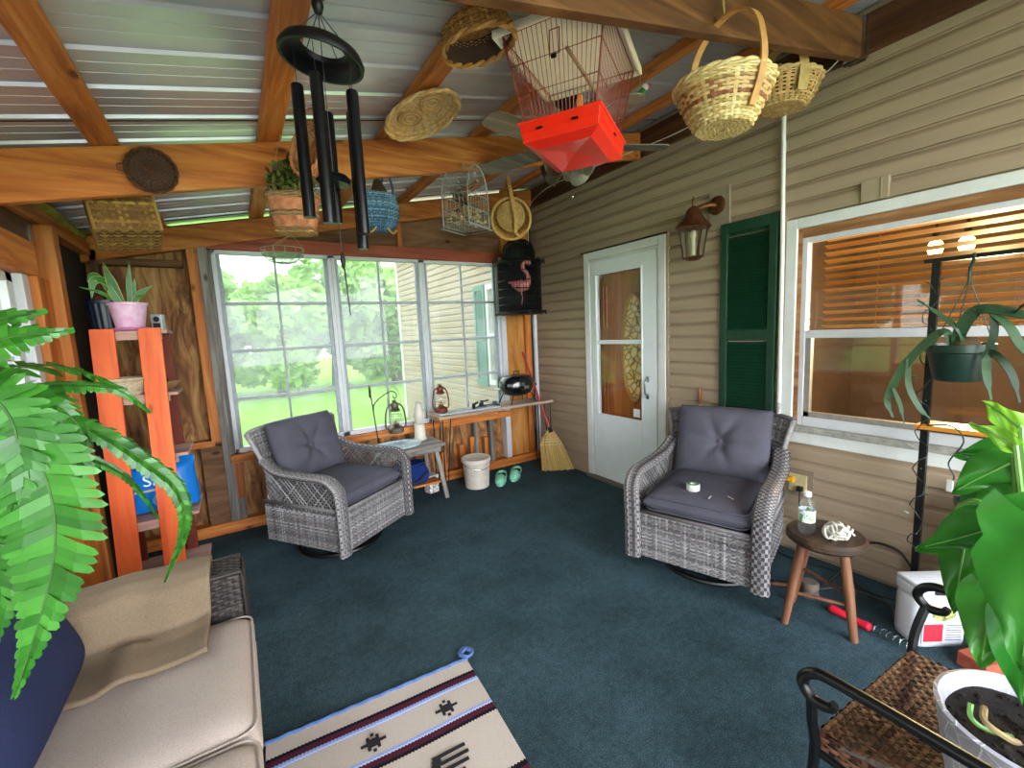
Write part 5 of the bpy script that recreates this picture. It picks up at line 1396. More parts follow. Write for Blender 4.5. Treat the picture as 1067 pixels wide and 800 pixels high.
# ceiling fan
fan = thing('ceiling_fan', 'ceiling fan with grey weathered wood blades and ornate light kit behind the red-pan cage', 'fan', (1.63, 1.91, 2.42))
dk = m_plain('antique_bronze', '2c2118', .45, .6, var=.3, scale=20)
MB().lathe([(.0, roofz(1.63) - 2.42 - .035), (.065, roofz(1.63) - 2.42 - .035), (.06, .22), (.02, .19), (.014, .18), (.014, .09), (.03, .085), (.085, .075), (.105, .04), (.10, -.005), (.06, -.025), (.0, -.03)][::-1], 28).build('motor_housing', dk, fan, smooth=True)
bladem = m_wood('grey_barnwood_blade', ['5a5044', '7e7262', '9a8e7c'], 'x', 6, 10, rough=.7, knots=False)
for a in (-26, 46, 118, 190, 262):
    R_ = Matrix.Rotation(math.radians(a), 4, 'Z')
    b = MB(); vs = []; fs = []
    pts = [(.15, .045), (.20, .058), (.36, .066), (.50, .066), (.545, .058), (.565, .035), (.57, 0)]
    out = [(x, -w2) for x, w2 in pts] + [(x, w2) for x, w2 in pts[::-1][1:]]
    T2 = R_ @ Matrix.Translation((0, 0, .0)) @ Matrix.Rotation(math.radians(9), 4, 'X')
    n = len(out)
    b.add([T2 @ V((x, y, z)) for z in (-.003, .003) for x, y in out], [tuple(range(n - 1, -1, -1)), tuple(range(n, 2*n))] + [(i, (i+1) % n, n + (i+1) % n, n + i) for i in range(n)])
    bl_ = b.build('blade', bladem, fan)
    b = MB(); b.ribbon([R_ @ V((.09, 0, .02)), R_ @ V((.13, 0, .008)), R_ @ V((.21, 0, .006))], R_ @ V((0, 0, 1)), [.03, .05, .03], .005); b.build('blade_arm', dk, bl_)
lk = MB(); lk.lathe([(0, -.10), (.03, -.10), (.055, -.085), (.05, -.05), (.03, -.03), (0, -.03)], 20); lko = lk.build('light_kit', dk, fan, smooth=True)
mos = m_rnd('mosaic_glass_shade', ['3a2c1c', '5a4a30', '8a8068', '2c2416', 'a09880'], .4, 90, .3)
for k in range(4):
    a = PI/2 * k + .3; d = V((math.cos(a), math.sin(a), -.35)).normalized()
    Mk = V((0, 0, 1)).rotation_difference(d).to_matrix()
    b = MB(); b.lathe([(.018, .03), (.022, .05), (.045, .075), (.056, .105), (.060, .13), (.066, .14)], 20, c=(0, 0, -.065), m=Mk, cap=False)
    b.build('tulip_shade', mos, fan, smooth=True, solid=.003)
    b = MB(); b.ball(V((0, 0, -.065)) + d * .09, .026, 10); b.build('bulb', m_plain('unlit_bulb', 'd8d4c8', .2), fan, smooth=True)
b = MB(); b.tube([(.0, -.03, -.10), (.0, -.03, -.255)], .0012, 5); b.ball((0, -.03, -.262), .009, 8); b.build('pull_chain', M['chrome'], fan, smooth=True)

# big handled basket by the near rafter
hb = thing('handled_basket', 'large straw basket with brown band and round wooden hoop handle hanging from the near rafter', 'basket', (1.55, .965, 2.125), math.radians(-12), 'baskets under the roof')
t = NT('straw_with_brown_band'); c = t.ramp(t.attr(), [(0, 'a98a48'), (.5, 'cdb070'), (1, 'dcc48a')])
sx = t.new('ShaderNodeSeparateXYZ'); tcn = t.new('ShaderNodeTexCoord'); t.link(tcn.outputs['Object'], sx.inputs[0])
mr = t.new('ShaderNodeMapRange'); mr.inputs['From Min'].default_value = 0; mr.inputs['From Max'].default_value = .2; t.link(sx.outputs['Z'], mr.inputs['Value'])
band = t.ramp(mr.outputs['Result'], [(.0, (0, 0, 0, 1)), (.28, (0, 0, 0, 1)), (.32, (1, 1, 1, 1)), (.52, (1, 1, 1, 1)), (.56, (0, 0, 0, 1))])
c = t.mix(c, t.ramp(t.attr(), [(0, '8a4e2c'), (.45, 'a06238'), (.5, 'c8a468'), (1, 'd8bc80')], 'CONSTANT'), band); n = t.noise(t.coord(), 60, 3)
c = t.mix(c, t.ramp(n, [(.3, (.7, .7, .7, 1)), (.7, (1, 1, 1, 1))]), 1.0, 'MULTIPLY')
hbm = t.done(t.bsdf(c, .65))
basket_body(hb, hbm, [(.092, .0), (.112, .035), (.134, .075), (.152, .115), (.160, .145)], 36, 16, .0035, sx=1.05, sy=.95, rim=.009, core=None)
loopm = m_plain('bent_wood_hoop', 'c08a4a', .55, var=.15)
b = MB(); b.ribbon(smooth_path([(.0, -.118, .03), (.0, -.152, .11), (.0, -.160, .19), (.0, -.13, .30), (.0, -.05, .36), (.0, .05, .36), (.0, .13, .30), (.0, .160, .19), (.0, .152, .11), (.0, .118, .03)], 6), lambda i: V((0, math.cos(PI * min(max((i - 10) / 34, 0), 1)), -math.sin(PI * min(max((i - 10) / 34, 0), 1)))), .026, .006); b.build('handle', loopm, hb, smooth=True)
cord(hb, [(0, .0, .36), (0.0, .035, roofz(1.55) - .235 - 2.125 + .05)], .003)
b = MB(); b.tube([(.0, -.0, .365), (.005, .012, .43)], .005, 6); b.build('cord_knot', twine, hb, smooth=True)

# second basket nearer the wall
sb = thing('open_weave_basket', 'smaller straw basket with flat wooden handle hanging right of the large handled basket', 'basket', (2.43, 1.20, 2.485), math.radians(-22), 'baskets under the roof')
basket_body(sb, straw_w, [(.10, .0), (.125, .02), (.15, .06), (.165, .10), (.172, .125)], 30, 11, .0035, rim=.009, open_=.62, sx=1.05, sy=.85)
b = MB(); b.ribbon(smooth_path([(-.02, -.14, .02), (-.02, -.15, .12), (-.02, -.12, .22), (-.02, -.04, .275), (-.02, .04, .275), (-.02, .12, .22), (-.02, .15, .12), (-.02, .14, .02)], 6), lambda i: V((0, math.cos(PI * i / 42), -math.sin(PI * i / 42))), .05, .005); b.build('handle', m_plain('pale_wood_band', 'c2a060', .6, var=.15), sb, smooth=True)
cord(sb, [(-.02, 0, .277), (.05, 0, roofz(2.49) - .05 - 2.50)], .0018)

# parrot ornament
pa = thing('parrot_ornament', 'tiny green, white and red painted parrot hanging right of the red-pan cage', 'ornament', (1.86, 1.60, 2.605), math.radians(20), rot=(0, math.radians(-25), math.radians(-40)))
MB().tube([(-.045, 0, -.012), (-.03, 0, -.006), (0, 0, 0), (.02, 0, .01)], [.006, .013, .019, .014], 12).build('body', m_plain('parrot_green', '3c8a2c', .35), pa, smooth=True)
MB().ball((.03, 0, .018), (.019, .016, .018), 12).build('head', m_plain('parrot_white', 'e8e4d4', .35), pa, smooth=True)
MB().tube([(.045, 0, .022), (.056, 0, .016), (.056, 0, .006)], [.007, .006, .002], 8).build('beak', m_plain('parrot_red', 'c8281c', .35), pa, smooth=True)
MB().tube([(-.04, 0, -.01), (-.07, 0, -.02)], [.008, .003], 8).build('tail', m_plain('parrot_yellow', 'd8b02c', .4), pa, smooth=True)
cord(pa, [(0, 0, .018), (.05, .02, .10)], .0008, M['white_trim'])

# white electrical cord along the ledger and down the corner
pts = smooth_path([(2.70, 3.87, 1.62), (2.72, 3.86, 2.4), (2.71, 3.80, 2.70), (2.5, 3.3, 2.69), (2.30, 2.7, 2.60), (2.62, 2.35, 2.72), (2.70, 2.0, 2.74), (2.72, 1.55, 2.78), (2.69, 1.36, 2.84), (2.68, 1.27, 2.74), (2.71, 1.15, 2.69), (2.70, 1.05, 2.73)], 6)
b = MB(); b.tube(pts, .0035, 6)
tag(b.build('electric_cord', m_plain('white_cable', 'cfcabc', .5), smooth=True), 'thin white electric cord strung along the top of the siding wall to the back corner', 'cord')
b = MB(); b.cbox((0, 0, 0), (.02, .05, .012), bev=.002)
tag(b.build('cord_clip', M['white_trim'], loc=(2.775, 1.05, 2.722)), 'small white clip on the ledger where the white cord ends', 'clip')
# ------------------------------------------------------------------ things on the siding wall
# coach lamp
cl = thing('wall_lantern', 'copper coach lantern on the siding wall between the door and the green shutter', 'wall lamp', (X0 - .03, 1.80, 2.10))
cl.scale = (1.12, 1.12, 1.12)
cop = m_plain('aged_copper', '7a4a2a', .4, .7, var=.3, scale=15, col2='4a2a18')
MB().cbox((.005, -.03, .08), (.02, .13, .24), bev=.003).build('mount_block', m_plain('tan_mount_block', '8f7f68', .6), cl)
MB().lathe([(0, 0), (.05, 0), (.054, .008), (.04, .018), (0, .022)], 24, c=(-.005, -.02, .10), m=Matrix.Rotation(-PI/2, 3, 'Y')).build('wall_plate', cop, cl, smooth=True)
b = MB(); b.tube(smooth_path([(-.01, -.02, .10), (-.05, .0, .105), (-.09, .03, .095), (-.13, .055, .07)], 5), .015, 8); b.build('arm', cop, cl, smooth=True)
LC = (-.13, .055, -.03)
MB().lathe([(.0, .19), (.008, .17), (.010, .15), (.006, .135), (.03, .12), (.04, .105), (.045, .085), (.065, .06), (.092, .03), (.104, .010), (.096, .004), (.0, .02)], 8, c=LC).build('cap', cop, cl, smooth=True)
g = MB(); g.lathe([(.082, .010), (.056, -.165)], 6, c=LC, cap=False); g.build('glass', m_glass('lantern_glass', (.9, .88, .8), 1.5, .05, .12), cl)
b = MB()
for k in range(6):
    t = 2*PI*k/6; b.bar(V(LC) + V((.079*math.cos(t), .079*math.sin(t), .012)), V(LC) + V((.053*math.cos(t), .053*math.sin(t), -.168)), .007, .007)
b.lathe([(0, -.185), (.03, -.183), (.056, -.168), (.056, -.16), (.0, -.165)], 6, c=LC); b.build('cage_frame', cop, cl)
b = MB(); b.tube([V(LC) + V((0, 0, -.165)), V(LC) + V((0, 0, -.06))], .012, 8); b.ball(V(LC) + V((0, 0, -.035)), (.018, .018, .03), 10); b.build('bulb', m_plain('frosted_bulb', 'd9d2bc', .3), cl, smooth=True)
# pipe, plate, outlet
pp = thing('white_pole', 'thin white pole standing against the siding between shutter and large window', 'pole', (X0 - .035, 1.352, .80))
MB().tube([(0, 0, 0), (0, .008, 1.0), (-.01, .018, 1.87)], .0125, 10).build('tube', m_plain('white_pvc', 'd9d8ce', .35, var=.05), pp, smooth=True)
for z in (.07, 1.60):
    b = MB(); b.lathe([(.0132, z), (.0132, z + .06)], 12, c=(0, .001 + z * .009, 0), cap=False); b.build('sticker', m_plain('blue_orange_sticker', '3c78b8', .5, col2='d8b060', scale=60), pp, smooth=True)
b = MB(); b.cbox((0, 0, 0), (.025, .115, .11), bev=.004); b.box(-.016, -.012, -.03, -.026, -.05, .05)
tag(b.build('mount_block', m_plain('tan_block', '9c8b72', .6, var=.04), loc=(X0 - .018, .93, 2.075)), 'small tan square block on the siding just above the large window', 'mount block')
ou = thing('wall_outlet', 'electrical outlet on the siding behind the stool with yellow and black plugs', 'outlet', (X0 - .018, 1.235, .445))
MB().cbox((-.010, 0, 0), (.012, .10, .11), bev=.004).build('cover_plate', m_plain('ivory_plate', 'c9b888', .5), ou)
b = MB(); b.box(-.006, .004, -.08, .08, -.085, .085); b.build('mount_box', m_plain('tan_box', '8c7a66', .6), ou)
b = MB(); b.cbox((-.025, .03, .02), (.04, .035, .035), bev=.008); b.tube(smooth_path([(-.045, .03, .02), (-.07, .09, .015), (-.06, .2, -.02)], 5), .005, 6); b.build('yellow_plug', m_plain('yellow_plug', 'e0a418', .4), ou, smooth=True)
b = MB(); b.cbox((-.028, -.02, -.03), (.03, .03, .03), bev=.006); b.tube(smooth_path([(-.03, -.02, -.035), (-.05, -.03, -.12), (-.04, -.04, -.30), (-.05, -.03, -.435)], 5), .004, 6); b.build('black_plug', M['black_matte'], ou, smooth=True)
# wood-handled tool by the door
wt = thing('wood_handled_tool', 'thin metal tool with a wooden grip hung on the siding behind the nearer armchair', 'tool', (X0 - .03, 1.90, .80))
MB().tube([(0, 0, .06), (-.004, .0, .08), (-.004, 0, .16), (0, 0, .18)], [.008, .012, .012, .006], 10).build('grip', m_plain('brown_wood_grip', '8a4a20', .4), wt, smooth=True)
MB().tube([(0, -.02, -.45), (0, 0, .07)], .0035, 6).build('rod', M['chrome'], wt, smooth=True)

# ------------------------------------------------------------------ stool and what is on and under it
stw = m_wood('dark_worn_seat', ['1e140f', '3e2c20', '5c4836'], 'x', 6, 6, rough=.5)
legw = m_wood('worn_stool_leg', ['44261a', '6e442e', '8c5e40'], 'z', 6, 10, rough=.6, knots=False)
so = thing('round_stool', 'round dark wooden stool with three tan legs beside the nearer armchair', 'stool', (2.22, .85, 0), 0)
MB().lathe([(0, .395), (.10, .398), (.14, .406), (.158, .422), (.158, .440), (.146, .452), (.06, .448), (0, .446)], 36).build('seat', stw, so, smooth=True)
lp = [(-.08, .06, -.14, .10), (-.02, -.08, -.03, -.14), (.04, .08, .06, .16)]
for (a, c, d, e) in lp:
    b = MB(); b.tube([(a, c, .415), (a * .55 + d * .45, c * .55 + e * .45, .23), (d, e, 0)], [.019, .022, .016], 10); b.build('leg', legw, so, smooth=True)
b = MB(); f = .65
def lpt(k, f): a, c, d, e = lp[k]; return V((a + (d - a) * f, c + (e - c) * f, .415 * (1 - f)))
b.tube([lpt(0, .62), lpt(1, .62)], .008, 8); b.build('stretcher', legw, so, smooth=True)
b = MB(); b.tube([lpt(1, .5), lpt(2, .5)], .008, 8); b.build('stretcher', legw, so, smooth=True)
bt = thing('water_bottle', 'clear plastic water bottle with white cap standing on the stool', 'bottle', (2.16, .905, .450))
clear = m_glass('clear_plastic', (.9, .93, .95), 1.35, .08, .14, (.85, .88, .92))
MB().lathe([(0, .003), (.028, 0), (.033, .01), (.033, .05), (.031, .055), (.033, .06), (.033, .12), (.028, .145), (.014, .165), (.013, .178)], 24).build('body', clear, bt, smooth=True)
t = NT('bottle_label'); n = t.noise(t.coord(), 60, 2); lab = t.done(t.bsdf(t.ramp(n, [(.42, '7fae50'), (.48, 'dfe6ea'), (.60, 'e8ecf0'), (.66, '6a90b8')]), .4))
MB().lathe([(.0338, .058), (.0338, .115)], 24, cap=False).build('label', lab, bt, smooth=True)
MB().lathe([(0, .197), (.014, .197), (.0155, .192), (.0155, .176), (0, .176)], 18).build('cap', m_plain('white_cap', 'e4e4e4', .4, var=.03), bt, smooth=True)
stg = m_plain('white_cotton_string', 'cfc8ba', .85, var=.1, scale=90, bump=.3)
b = MB(); r0 = random.Random(3)
for i in range(30):
    c = V((r0.uniform(-.025, .025), r0.uniform(-.022, .022), r0.uniform(.022, .045))); q = r0.uniform(.022, .042)
    Rm = Euler((r0.uniform(-.8, .8), r0.uniform(-.8, .8), r0.uniform(0, 6)), 'XYZ').to_matrix()
    pts = [c + Rm @ V((q * math.cos(2*PI*k/18), q * .7 * math.sin(2*PI*k/18), .006 * math.sin(3*2*PI*k/18))) for k in range(18)]
    pts = [V((p.x, p.y, max(p.z, .005))) for p in pts]
    b.tube(pts, .0048, 6, closed=True)
b.ball((0, 0, .022), (.03, .028, .022), 10)
b.tube(smooth_path([(.04, -.02, .03), (.065, -.03, .02), (.07, -.045, .006)], 5), .0045, 6)
tag(b.build('string_bundle', stg, smooth=True, loc=(2.20, .80, .450)), 'tangled bundle of white cotton string lying on the stool by the bottle', 'string')
# under the stool
sp = thing('wooden_mallet', 'small wooden mallet lying on the carpet under the stool', 'mallet', (2.40, .98, 0), .5)
MB().lathe([(0, 0), (.038, 0), (.042, .006), (.042, .03), (.036, .034), (.036, .040), (.042, .044), (.042, .07), (.036, .078), (0, .078)], 22).build('head', m_plain('grey_wood', '6a5c50', .6, var=.2), sp, smooth=True)
MB().tube([(0, .03, .04), (0, .20, .02)], .010, 8).build('handle', legw, sp, smooth=True)
rhd = thing('red_handled_leash', 'bright red handle with coiled wire lying on the carpet in front of the stool leg', 'leash', (2.33, .775, 0), math.radians(-96))
redh = m_plain('red_rubber', 'd81c34', .4, var=.05)
MB().tube(smooth_path([(-.09, 0, .02), (-.07, 0, .02), (0, 0, .02), (.06, 0, .02), (.08, 0, .02)], 3), [.012, .017, .02, .02, .019, .017, .015, .015, .016, .018, .02, .02, .016], 10).build('handle', redh, rhd, smooth=True)
MB().tube([(.08 + .0016 * i, .022 * math.sin(i * .42), .024 + .018 * math.cos(i * .42)) for i in range(100)], .0018, 5).build('coil_wire', M['chrome'], rhd, smooth=True)
def floor_cable(label, pts, m, r=.004): 
    b = MB(); b.tube(smooth_path(pts, 6), r, 6); tag(b.build('power_cable', m, smooth=True), label, 'cable')
gry = m_plain('grey_cable', '4c4a48', .5)
floor_cable('black cable arching up along the siding behind the stool', [(2.50, .98, .006), (2.66, .95, .05), (2.78, .88, .20), (2.79, .77, .23), (2.79, .70, .18), (2.75, .60, .02)], M['black_matte'], .006)
floor_cable('grey cable looping on the carpet from under the armchair to the stool', [(2.52, 1.36, .006), (2.38, 1.14, .006), (2.44, 1.0, .006), (2.60, .90, .006), (2.62, .72, .006), (2.50, .66, .006)], gry)
floor_cable('dark cable lying along the foot of the siding', [(2.76, 1.5, .006), (2.70, 1.2, .006), (2.74, 1.0, .006), (2.66, .8, .006), (2.72, .62, .006)], M['black_matte'])
floor_cable('grey cable hanging in a loop behind the stool seat', [(2.62, 1.15, .006), (2.72, 1.06, .16), (2.70, 1.0, .30), (2.66, .92, .12), (2.58, .84, .006)], gry, .0035)

# ------------------------------------------------------------------ black plant rack by the large window
rk = thing('plant_rack', 'tall black metal rack with small amber wooden shelf before the large window', 'rack', (2.60, .46, 0))
b = MB(); b.bar((0, .165, 0), (0, .165, 1.66), .026, .026); b.build('post', M['black_metal'], rk)
b = MB(); b.bar((0, -.62, 0), (0, -.62, 1.66), .026, .026); b.build('post', M['black_metal'], rk)
b = MB(); b.bar((0, .205, 1.665), (0, -.70, 1.665), .022, .018); b.build('top_bar', M['black_metal'], rk)
b = MB(); b.bar((-.14, .165, .012), (.14, .165, .012), .025, .022); b.build('foot', M['black_metal'], rk)
b = MB(); b.bar((-.14, -.62, .012), (.14, -.62, .012), .025, .022); b.build('foot', M['black_metal'], rk)
b = MB(); b.box(-.05, .09, -.62, .19, .925, .945); b.build('wooden_shelf', m_wood('amber_shelf', ['b06018', 'd88a30', 'e8a448'], 'y', 6, 8, rough=.4), rk, bevel=.002)
b = MB(); b.bar((0, .19, .918), (0, -.62, .918), .02, .012); b.build('shelf_rail', M['black_metal'], rk)
sl = thing('string_lights', 'dark string of fairy lights wound around the rack post', 'string lights', (2.56, .625, 0))
dgreen = m_plain('dark_green_wire', '0e1c14', .6)
b = MB(); b.tube([(.023 * math.cos(i * .35) - .004, .023 * math.sin(i * .35), .35 + i * .0095 + .006 * math.sin(i)) for i in range(130)], .0022, 5)
b.tube(smooth_path([(-.02, -.02, .95), (-.03, -.10, .96), (-.03, -.14, .90), (-.03, -.10, .80), (-.03, -.12, .74), (-.03, -.10, .68)], 5), .003, 5); b.build('wire', dgreen, sl, smooth=True)
for i in range(12):
    a = i * 2.1; z = .42 + i * .105
    MB().tube([(.026 * math.cos(a), .026 * math.sin(a), z), (.038 * math.cos(a), .038 * math.sin(a), z + .006), (.052 * math.cos(a), .052 * math.sin(a), z + .008)], [.003, .0045, .001], 6).build('mini_bulb', m_plain('frosted_mini_bulb', '5a6458', .3), sl, smooth=True)
MB().cbox((-.035, -.11, .70), (.016, .022, .05), bev=.004).build('end_plug', m_plain('clear_plug', 'b9b9b4', .4), sl)
# hanging pot with staghorn fern
sf = thing('staghorn_fern', 'staghorn fern in a dark green plastic pot hanging from the black rack', 'hanging plant', (2.50, .515, 1.16))
gp = m_plain('dark_green_plastic', '152c22', .35, var=.1)
MB().lathe([(0, 0), (.070, 0), (.074, .006), (.096, .115), (.104, .12), (.106, .15), (.099, .15), (.092, .12), (.07, .02), (0, .02)], 36, cap=False).build('pot', gp, sf, smooth=True)
MB().lathe([(0, .13), (.095, .125)], 24).build('soil', m_plain('dark_soil', '1c140e', .95, bump=.5), sf)
for k in range(3):
    t = 2*PI*k/3 + .4; b = MB(); b.tube([(.10*math.cos(t), .10*math.sin(t), .145), (.02, -.01, .41)], .0022, 5); b.build('hanger_wire', gp, sf)
b = MB(); b.tube(smooth_path([(.02, -.01, .40), (.018, -.01, .45), (.05, -.01, .48), (.062, -.01, .51), (.04, -.01, .505)], 4), .006, 8); b.build('hook', gp, sf, smooth=True)
stag = m_leaf('staghorn_green', ['223a24', '345234', '466640'], .45, .25)
def wp(*pts): return [V(p) - V((2.50, .515, 1.16)) for p in pts]
def frond_strip(parent, pts, w, name='frond'):
    pts = smooth_path(pts, 5); k = len(pts)
    ws = [w * (.5 + .5 * math.sin(PI * min(1, .15 + .85 * i / (k - 1)))) * (1 if i < k - 3 else .5) for i in range(k)]
    b = MB(); b.ribbon(pts, lambda i: V((-.75, -.25, .6)), ws, .004)
    return b.build(name, stag, parent)
f1 = frond_strip(sf, wp((2.46, .515, 1.28), (2.42, .545, 1.365), (2.42, .611, 1.30), (2.42, .669, 1.204), (2.42, .712, 1.073), (2.42, .69, .99)), .034)
frond_strip(f1, wp((2.42, .650, 1.25), (2.42, .643, 1.134), (2.42, .604, 1.043), (2.42, .566, .999)), .022, 'antler_tip')
frond_strip(f1, wp((2.42, .695, 1.12), (2.41, .665, 1.05), (2.40, .645, .975)), .016, 'antler_tip')
f2 = frond_strip(sf, wp((2.47, .515, 1.28), (2.42, .50, 1.36), (2.42, .465, 1.438), (2.42, .415, 1.446), (2.42, .338, 1.42), (2.42, .25, 1.40)), .045)
frond_strip(f2, wp((2.42, .425, 1.44), (2.41, .37, 1.38), (2.40, .331, 1.30), (2.39, .28, 1.24)), .028, 'antler_tip')
frond_strip(f2, wp((2.42, .415, 1.44), (2.41, .407, 1.345), (2.40, .43, 1.26)), .024, 'antler_tip')
frond_strip(f2, wp((2.42, .36, 1.43), (2.38, .33, 1.46), (2.35, .27, 1.47)), .02, 'antler_tip')
frond_strip(sf, wp((2.46, .49, 1.29), (2.42, .50, 1.365), (2.42, .545, 1.416), (2.42, .635, 1.50)), .020)
frond_strip(sf, wp((2.46, .46, 1.29), (2.42, .424, 1.27), (2.42, .418, 1.198), (2.42, .40, 1.10)), .028)
frond_strip(sf, wp((2.46, .44, 1.29), (2.42, .394, 1.27), (2.41, .352, 1.202), (2.40, .325, 1.10)), .026)
b = MB(); b.ball((-.02, -.02, .15), (.05, .045, .03), 12, noise=.1); b.build('shield_frond', m_leaf('brown_shield', ['5a4428', '6c5c38'], .8, .1), sf, smooth=True)

# ------------------------------------------------------------------ jug, box and brick by the wall
jg = thing('plastic_jug', 'white plastic jug with black grip and red label on the floor by the siding wall', 'jug', (2.46, .535, 0), math.radians(-34))
jw = m_plain('white_hdpe', 'd6d6d8', .4, var=.04)
b = MB(); b.cbox((0, 0, .115), (.21, .13, .23), bev=.035); o = b.build('body', jw, jg, smooth=True, auto=False)
b = MB(); b.cbox((-.055, 0, .25), (.10, .12, .06), bev=.015); b.cbox((.088, 0, .25), (.034, .10, .06), bev=.012); b.cbox((0, 0, .282), (.21, .11, .022), bev=.008); b.build('shoulder', jw, jg, smooth=True, auto=False)
b = MB(); b.cbox((.016, -.050, .262), (.112, .036, .026), bev=.008); b.build('grip', M['black_matte'], jg)
b = MB(); b.box(-.085, .085, -.0662, -.0652, .03, .19); b.build('label', m_plain('pale_label', 'b4b4ba', .5, var=.05), jg)
b = MB(); b.box(-.08, .0, -.0672, -.0662, .04, .12); b.build('red_panel', m_plain('red_label', 'b41c30', .5), jg)
b = MB(); b.lathe([(0, -.0674), (1, -.0674), (1, -.066)], 24, m=Matrix(((.05, 0, 0), (0, 0, 1), (0, .03, 0))), c=(.0, 0, .165)); b.build('oval_badge', m_plain('olive_badge', 'a8b060', .5, col2='3c2a2a', scale=80), jg)
b = MB()
for k in range(7): b.box(.012, .078, -.0672, -.0662, .045 + k * .011, .050 + k * .011)
b.build('print_lines', m_plain('grey_print', '6a6a70', .6), jg)
bx = thing('yellow_box', 'yellow and grey box standing against the siding under the large window', 'box', (2.70, .46, 0), .3)
MB().cbox((0, 0, .28), (.15, .13, .56), bev=.004).build('carton', m_plain('yellow_carton', 'c9901c', .5), bx)
MB().cbox((0, 0, .575), (.155, .135, .03), bev=.004).build('lid', m_plain('grey_lid', '5a5a5c', .6), bx)
gl_ = thing('work_glove', 'dark crumpled work glove lying on the yellow box', 'glove', (2.69, .47, .592), .6)
b = MB(); b.ball((0, 0, .03), (.055, .042, .032), 14, noise=.15); b.build('palm', m_plain('dark_grey_leather', '2c2c2e', .7, bump=.3), gl_, smooth=True)
for k in range(4):
    b = MB(); y = -.032 + .02 * k; b.tube(smooth_path([(.03, y, .035), (.07, y * 1.2, .04), (.092, y * 1.3, .022)], 3), [.012, .012, .012, .011, .011, .010, .008], 8); b.build('finger', m_plain('dark_grey_leather', '2c2c2e', .7), gl_, smooth=True)
bk_ = thing('red_brick', 'red clay brick on the floor beside the white jug', 'brick', (2.45, .345, 0), -.35)
b = MB(); b.cbox((0, 0, .03), (.20, .095, .06), bev=.004); b.build('brick_body', m_plain('brick_red', '9c4a30', .85, var=.2, scale=40, bump=.4), bk_)

# ------------------------------------------------------------------ iron armchair with woven seat, potted plant on it
ic = thing('iron_armchair', 'black wrought iron armchair with brown woven seat in the lower right corner', 'armchair', (1.375, .14, 0), math.radians(-4))
rat = m_rnd('brown_rattan', ['2a140e', '402318', '704834', '331a11', '92694a', '3a1e14'], .5, 50, .2)
b = MB()
b.weave(lambda u, v: V((-.255 + .51 * u, -.26 + .53 * v, .42 - .012 * math.sin(PI * u) * math.sin(PI * v))), 34, 44, .004)
b.weave(lambda u, v: V((.255 - .51 * u, .272, .37 + .05 * v)), 24, 4, .004)
b.weave(lambda u, v: V((-.258, .27 - .53 * u, .37 + .05 * v)), 24, 4, .004)
b.build('woven_seat', rat, ic, smooth=True, auto=False)
MB().box(-.25, .25, -.255, .265, .372, .405).build('seat_core', m_plain('rattan_core', '2c1810', .9), ic)
b = MB(); b.tube([(-.262, -.265, .36), (.262, -.265, .36), (.262, .275, .36), (-.262, .275, .36)], .011, 8, closed=True); b.build('seat_frame', M['black_metal'], ic, smooth=True)
for s in (-1, 1):
    b = MB(); x = s * .32
    path = smooth_path([(s * .25, -.27, .62), (x, -.24, .625), (x, -.05, .628), (x, .20, .622), (x, .262, .61), (x, .285, .575), (x, .262, .545), (x, .225, .548), (x, .215, .565)], 6)
    b.tube(path, [.013] * (len(path) - 10) + [.013 - .0004 * i for i in range(10)], 10); b.build('armrest', M['black_metal'], ic, smooth=True)
    b = MB(); b.tube(smooth_path([(x, .262, .55), (x - s * .03, .275, .46), (s * .27, .275, .36), (s * .28, .29, .15), (s * .30, .31, .0)], 5), .012, 8); b.build('front_leg', M['black_metal'], ic, smooth=True)
    b = MB(); b.tube(smooth_path([(s * .25, -.36, .95), (s * .25, -.29, .62), (s * .255, -.265, .36), (s * .265, -.30, .0)], 5), .012, 8); b.build('rear_leg', M['black_metal'], ic, smooth=True)
b = MB(); b.tube(smooth_path([(-.25, -.36, .95), (-.15, -.375, .99), (0, -.38, 1.0), (.15, -.375, .99), (.25, -.36, .95)], 5), .012, 8)
for k in range(5): b.tube([(-.16 + .08 * k, -.27, .40), (-.16 + .08 * k, -.375, .985)], .007, 6)
b.tube([(-.25, -.275, .42), (.25, -.275, .42)], .009, 6)
b.build('back_frame', M['black_metal'], ic, smooth=True)

pt = thing('potted_philodendron', 'broad-leaved green plant in a white crackle-patterned pot on the iron armchair seat', 'potted plant', (1.268, .105, .428))
t = NT('white_crackle_glaze'); vo = t.new('ShaderNodeTexVoronoi'); vo.feature = 'DISTANCE_TO_EDGE'; vo.inputs['Scale'].default_value = 22
t.link(t.coord(), vo.inputs['Vector'])
c = t.ramp(vo.outputs['Distance'], [(.0, 'e4e2e6'), (.018, 'e4e2e6'), (.032, 'b4b0ba')]); n = t.ramp(vo.outputs['Distance'], [(.0, (1, 1, 1, 1)), (.05, (0, 0, 0, 1))])
crk = t.done(t.bsdf(c, .5, 0, t.bump(n, .3, .004), .4))
MB().lathe([(0, 0), (.112, 0), (.124, .01), (.149, .178), (.152, .188), (.144, .191), (.136, .178), (.128, .14), (0, .14)], 48, cap=False).build('pot', crk, pt, smooth=True)
b = MB(); r0 = random.Random(2)
b.grid(lambda u, v: V((.134 * v * math.cos(2*PI*u), .134 * v * math.sin(2*PI*u), .156 + .006 * math.sin(14*u + 9*v) * math.cos(23*u))), 36, 6, closed_u=True)
for _ in range(90):
    a, q = r0.uniform(0, 6.28), .125 * math.sqrt(r0.random()); b.ball((q*math.cos(a), q*math.sin(a), .158), r0.uniform(.003, .008), 6)
b.build('soil', m_plain('potting_soil', '241812', .95, var=.4, scale=120, bump=.6), pt, smooth=True)
glossy = m_leaf('glossy_green_leaf', ['1f6018', '2e7824', '468e32', '276a1e'], .28, .25, 12)
